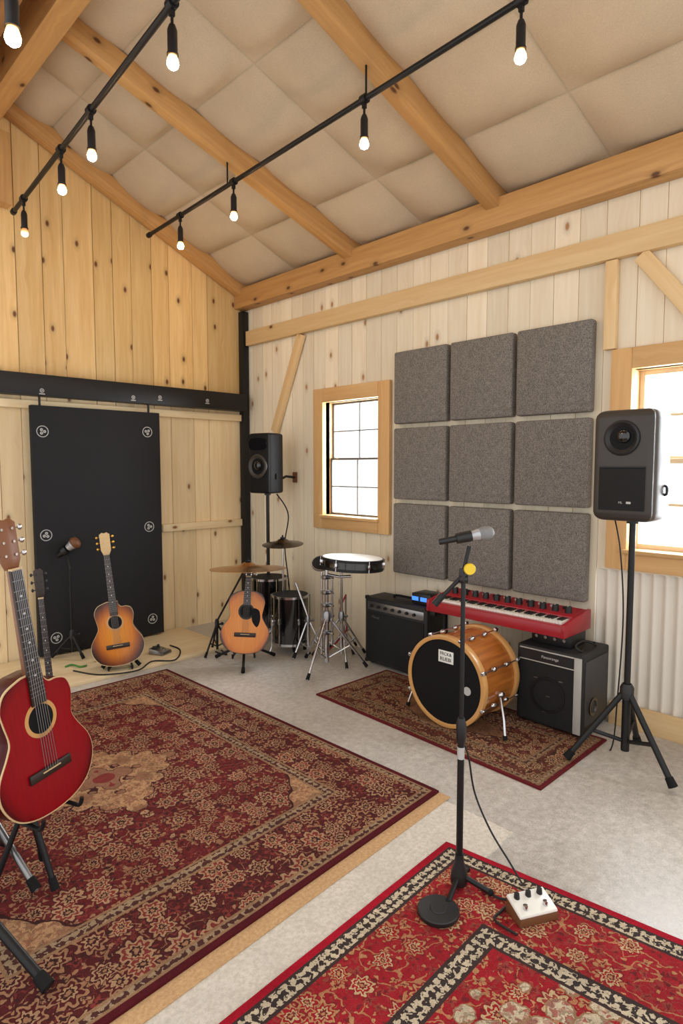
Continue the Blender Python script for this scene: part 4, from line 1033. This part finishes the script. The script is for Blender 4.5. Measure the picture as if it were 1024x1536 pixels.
p = at_z(240, 980, .03)
t = thing('effects_pedal', 'small grey pedal on the wooden platform beside the sunburst guitar', 'effects pedal', p, rad(25))
MB().hexa([(-.06, -.075, 0), (.06, -.075, 0), (.06, .075, 0), (-.06, .075, 0), (-.055, -.07, .03), (.055, -.07, .03), (.055, .07, .05), (-.055, .07, .05)]).build('case', M['steel'], t, bevel=.004)
for x in (-.03, .03): MB().lathe([(0, 0), (.012, 0), (.010, .02), (0, .02)], Matrix.Translation((x, .04, .044)), 12).build('knob', M['blackplastic'], t)
MB().lathe([(0, 0), (.012, 0), (.012, .016), (0, .018)], Matrix.Translation((0, -.04, .032)), 12).build('footswitch', M['chrome'], t)
cable('instrument_cable', 'dark cable snaking over the platform between the guitars', [at_z(x, y, .036) for x, y in ((110, 1006), (150, 1012), (205, 1006), (228, 992), (262, 990), (270, 975), (255, 968))], .006, M['cable'])
cable('green_cable', 'green cable end lying at the edge of the platform', [at_z(x, y, .040) for x, y in ((98, 1000), (108, 997), (120, 1000), (130, 998))], .007, M['greencable'])
cable('floor_cable', 'dark cable on the concrete beside the amber guitar stand', [at_z(x, y, .007) for x, y in ((345, 965), (330, 972), (340, 982), (318, 975), (325, 968))], .006, M['cable'])
cable('speaker_cable', 'black cable hanging beside the right-hand speaker stand', [V((sp.x+.02, sp.y+.1, 1.32)), V((sp.x-.02, sp.y+.05, 1.15)), V((sp.x+.02, sp.y+.04, .8)), V((sp.x+.06, sp.y+.07, .35)), V((sp.x+.12, sp.y+.12, .008)), V((sp.x+.05, sp.y+.2, .007))], .004, M['cable'])

# ------------------------------------------------------------------ light, world, camera
wd = bpy.data.worlds.new('World'); SC.world = wd; wd.use_nodes = True
bg = wd.node_tree.nodes['Background']; bg.inputs[0].default_value = (1.0, .985, .965, 1); bg.inputs[1].default_value = 1.34
def area(name, loc, rot, sx, sy, en, col):
    l = bpy.data.lights.new(name, 'AREA'); l.shape = 'RECTANGLE'; l.size = sx; l.size_y = sy; l.energy = en; l.color = col
    o = bpy.data.objects.new(name, l); C.objects.link(o); o.location = loc; o.rotation_euler = rot
for i, (a, b, z0, z1) in enumerate(WIN):
    area('daylight', (XB+.45, (a+b)/2, (z0+z1)/2+.1), (0, rad(90), 0), 1.4, 1.1, 105, (.88, .94, 1.0))
cam = bpy.data.cameras.new('Camera'); co = bpy.data.objects.new('Camera', cam); C.objects.link(co)
cam.sensor_fit = 'VERTICAL'; cam.sensor_height = 36; cam.lens = 36*F/1536; cam.clip_start = .05
co.location = O; co.rotation_euler = (rad(90-PITCH), 0, rad(YAW-90))
SC.camera = co
SC.view_settings.view_transform = 'Standard'
SC.view_settings.look = 'None'
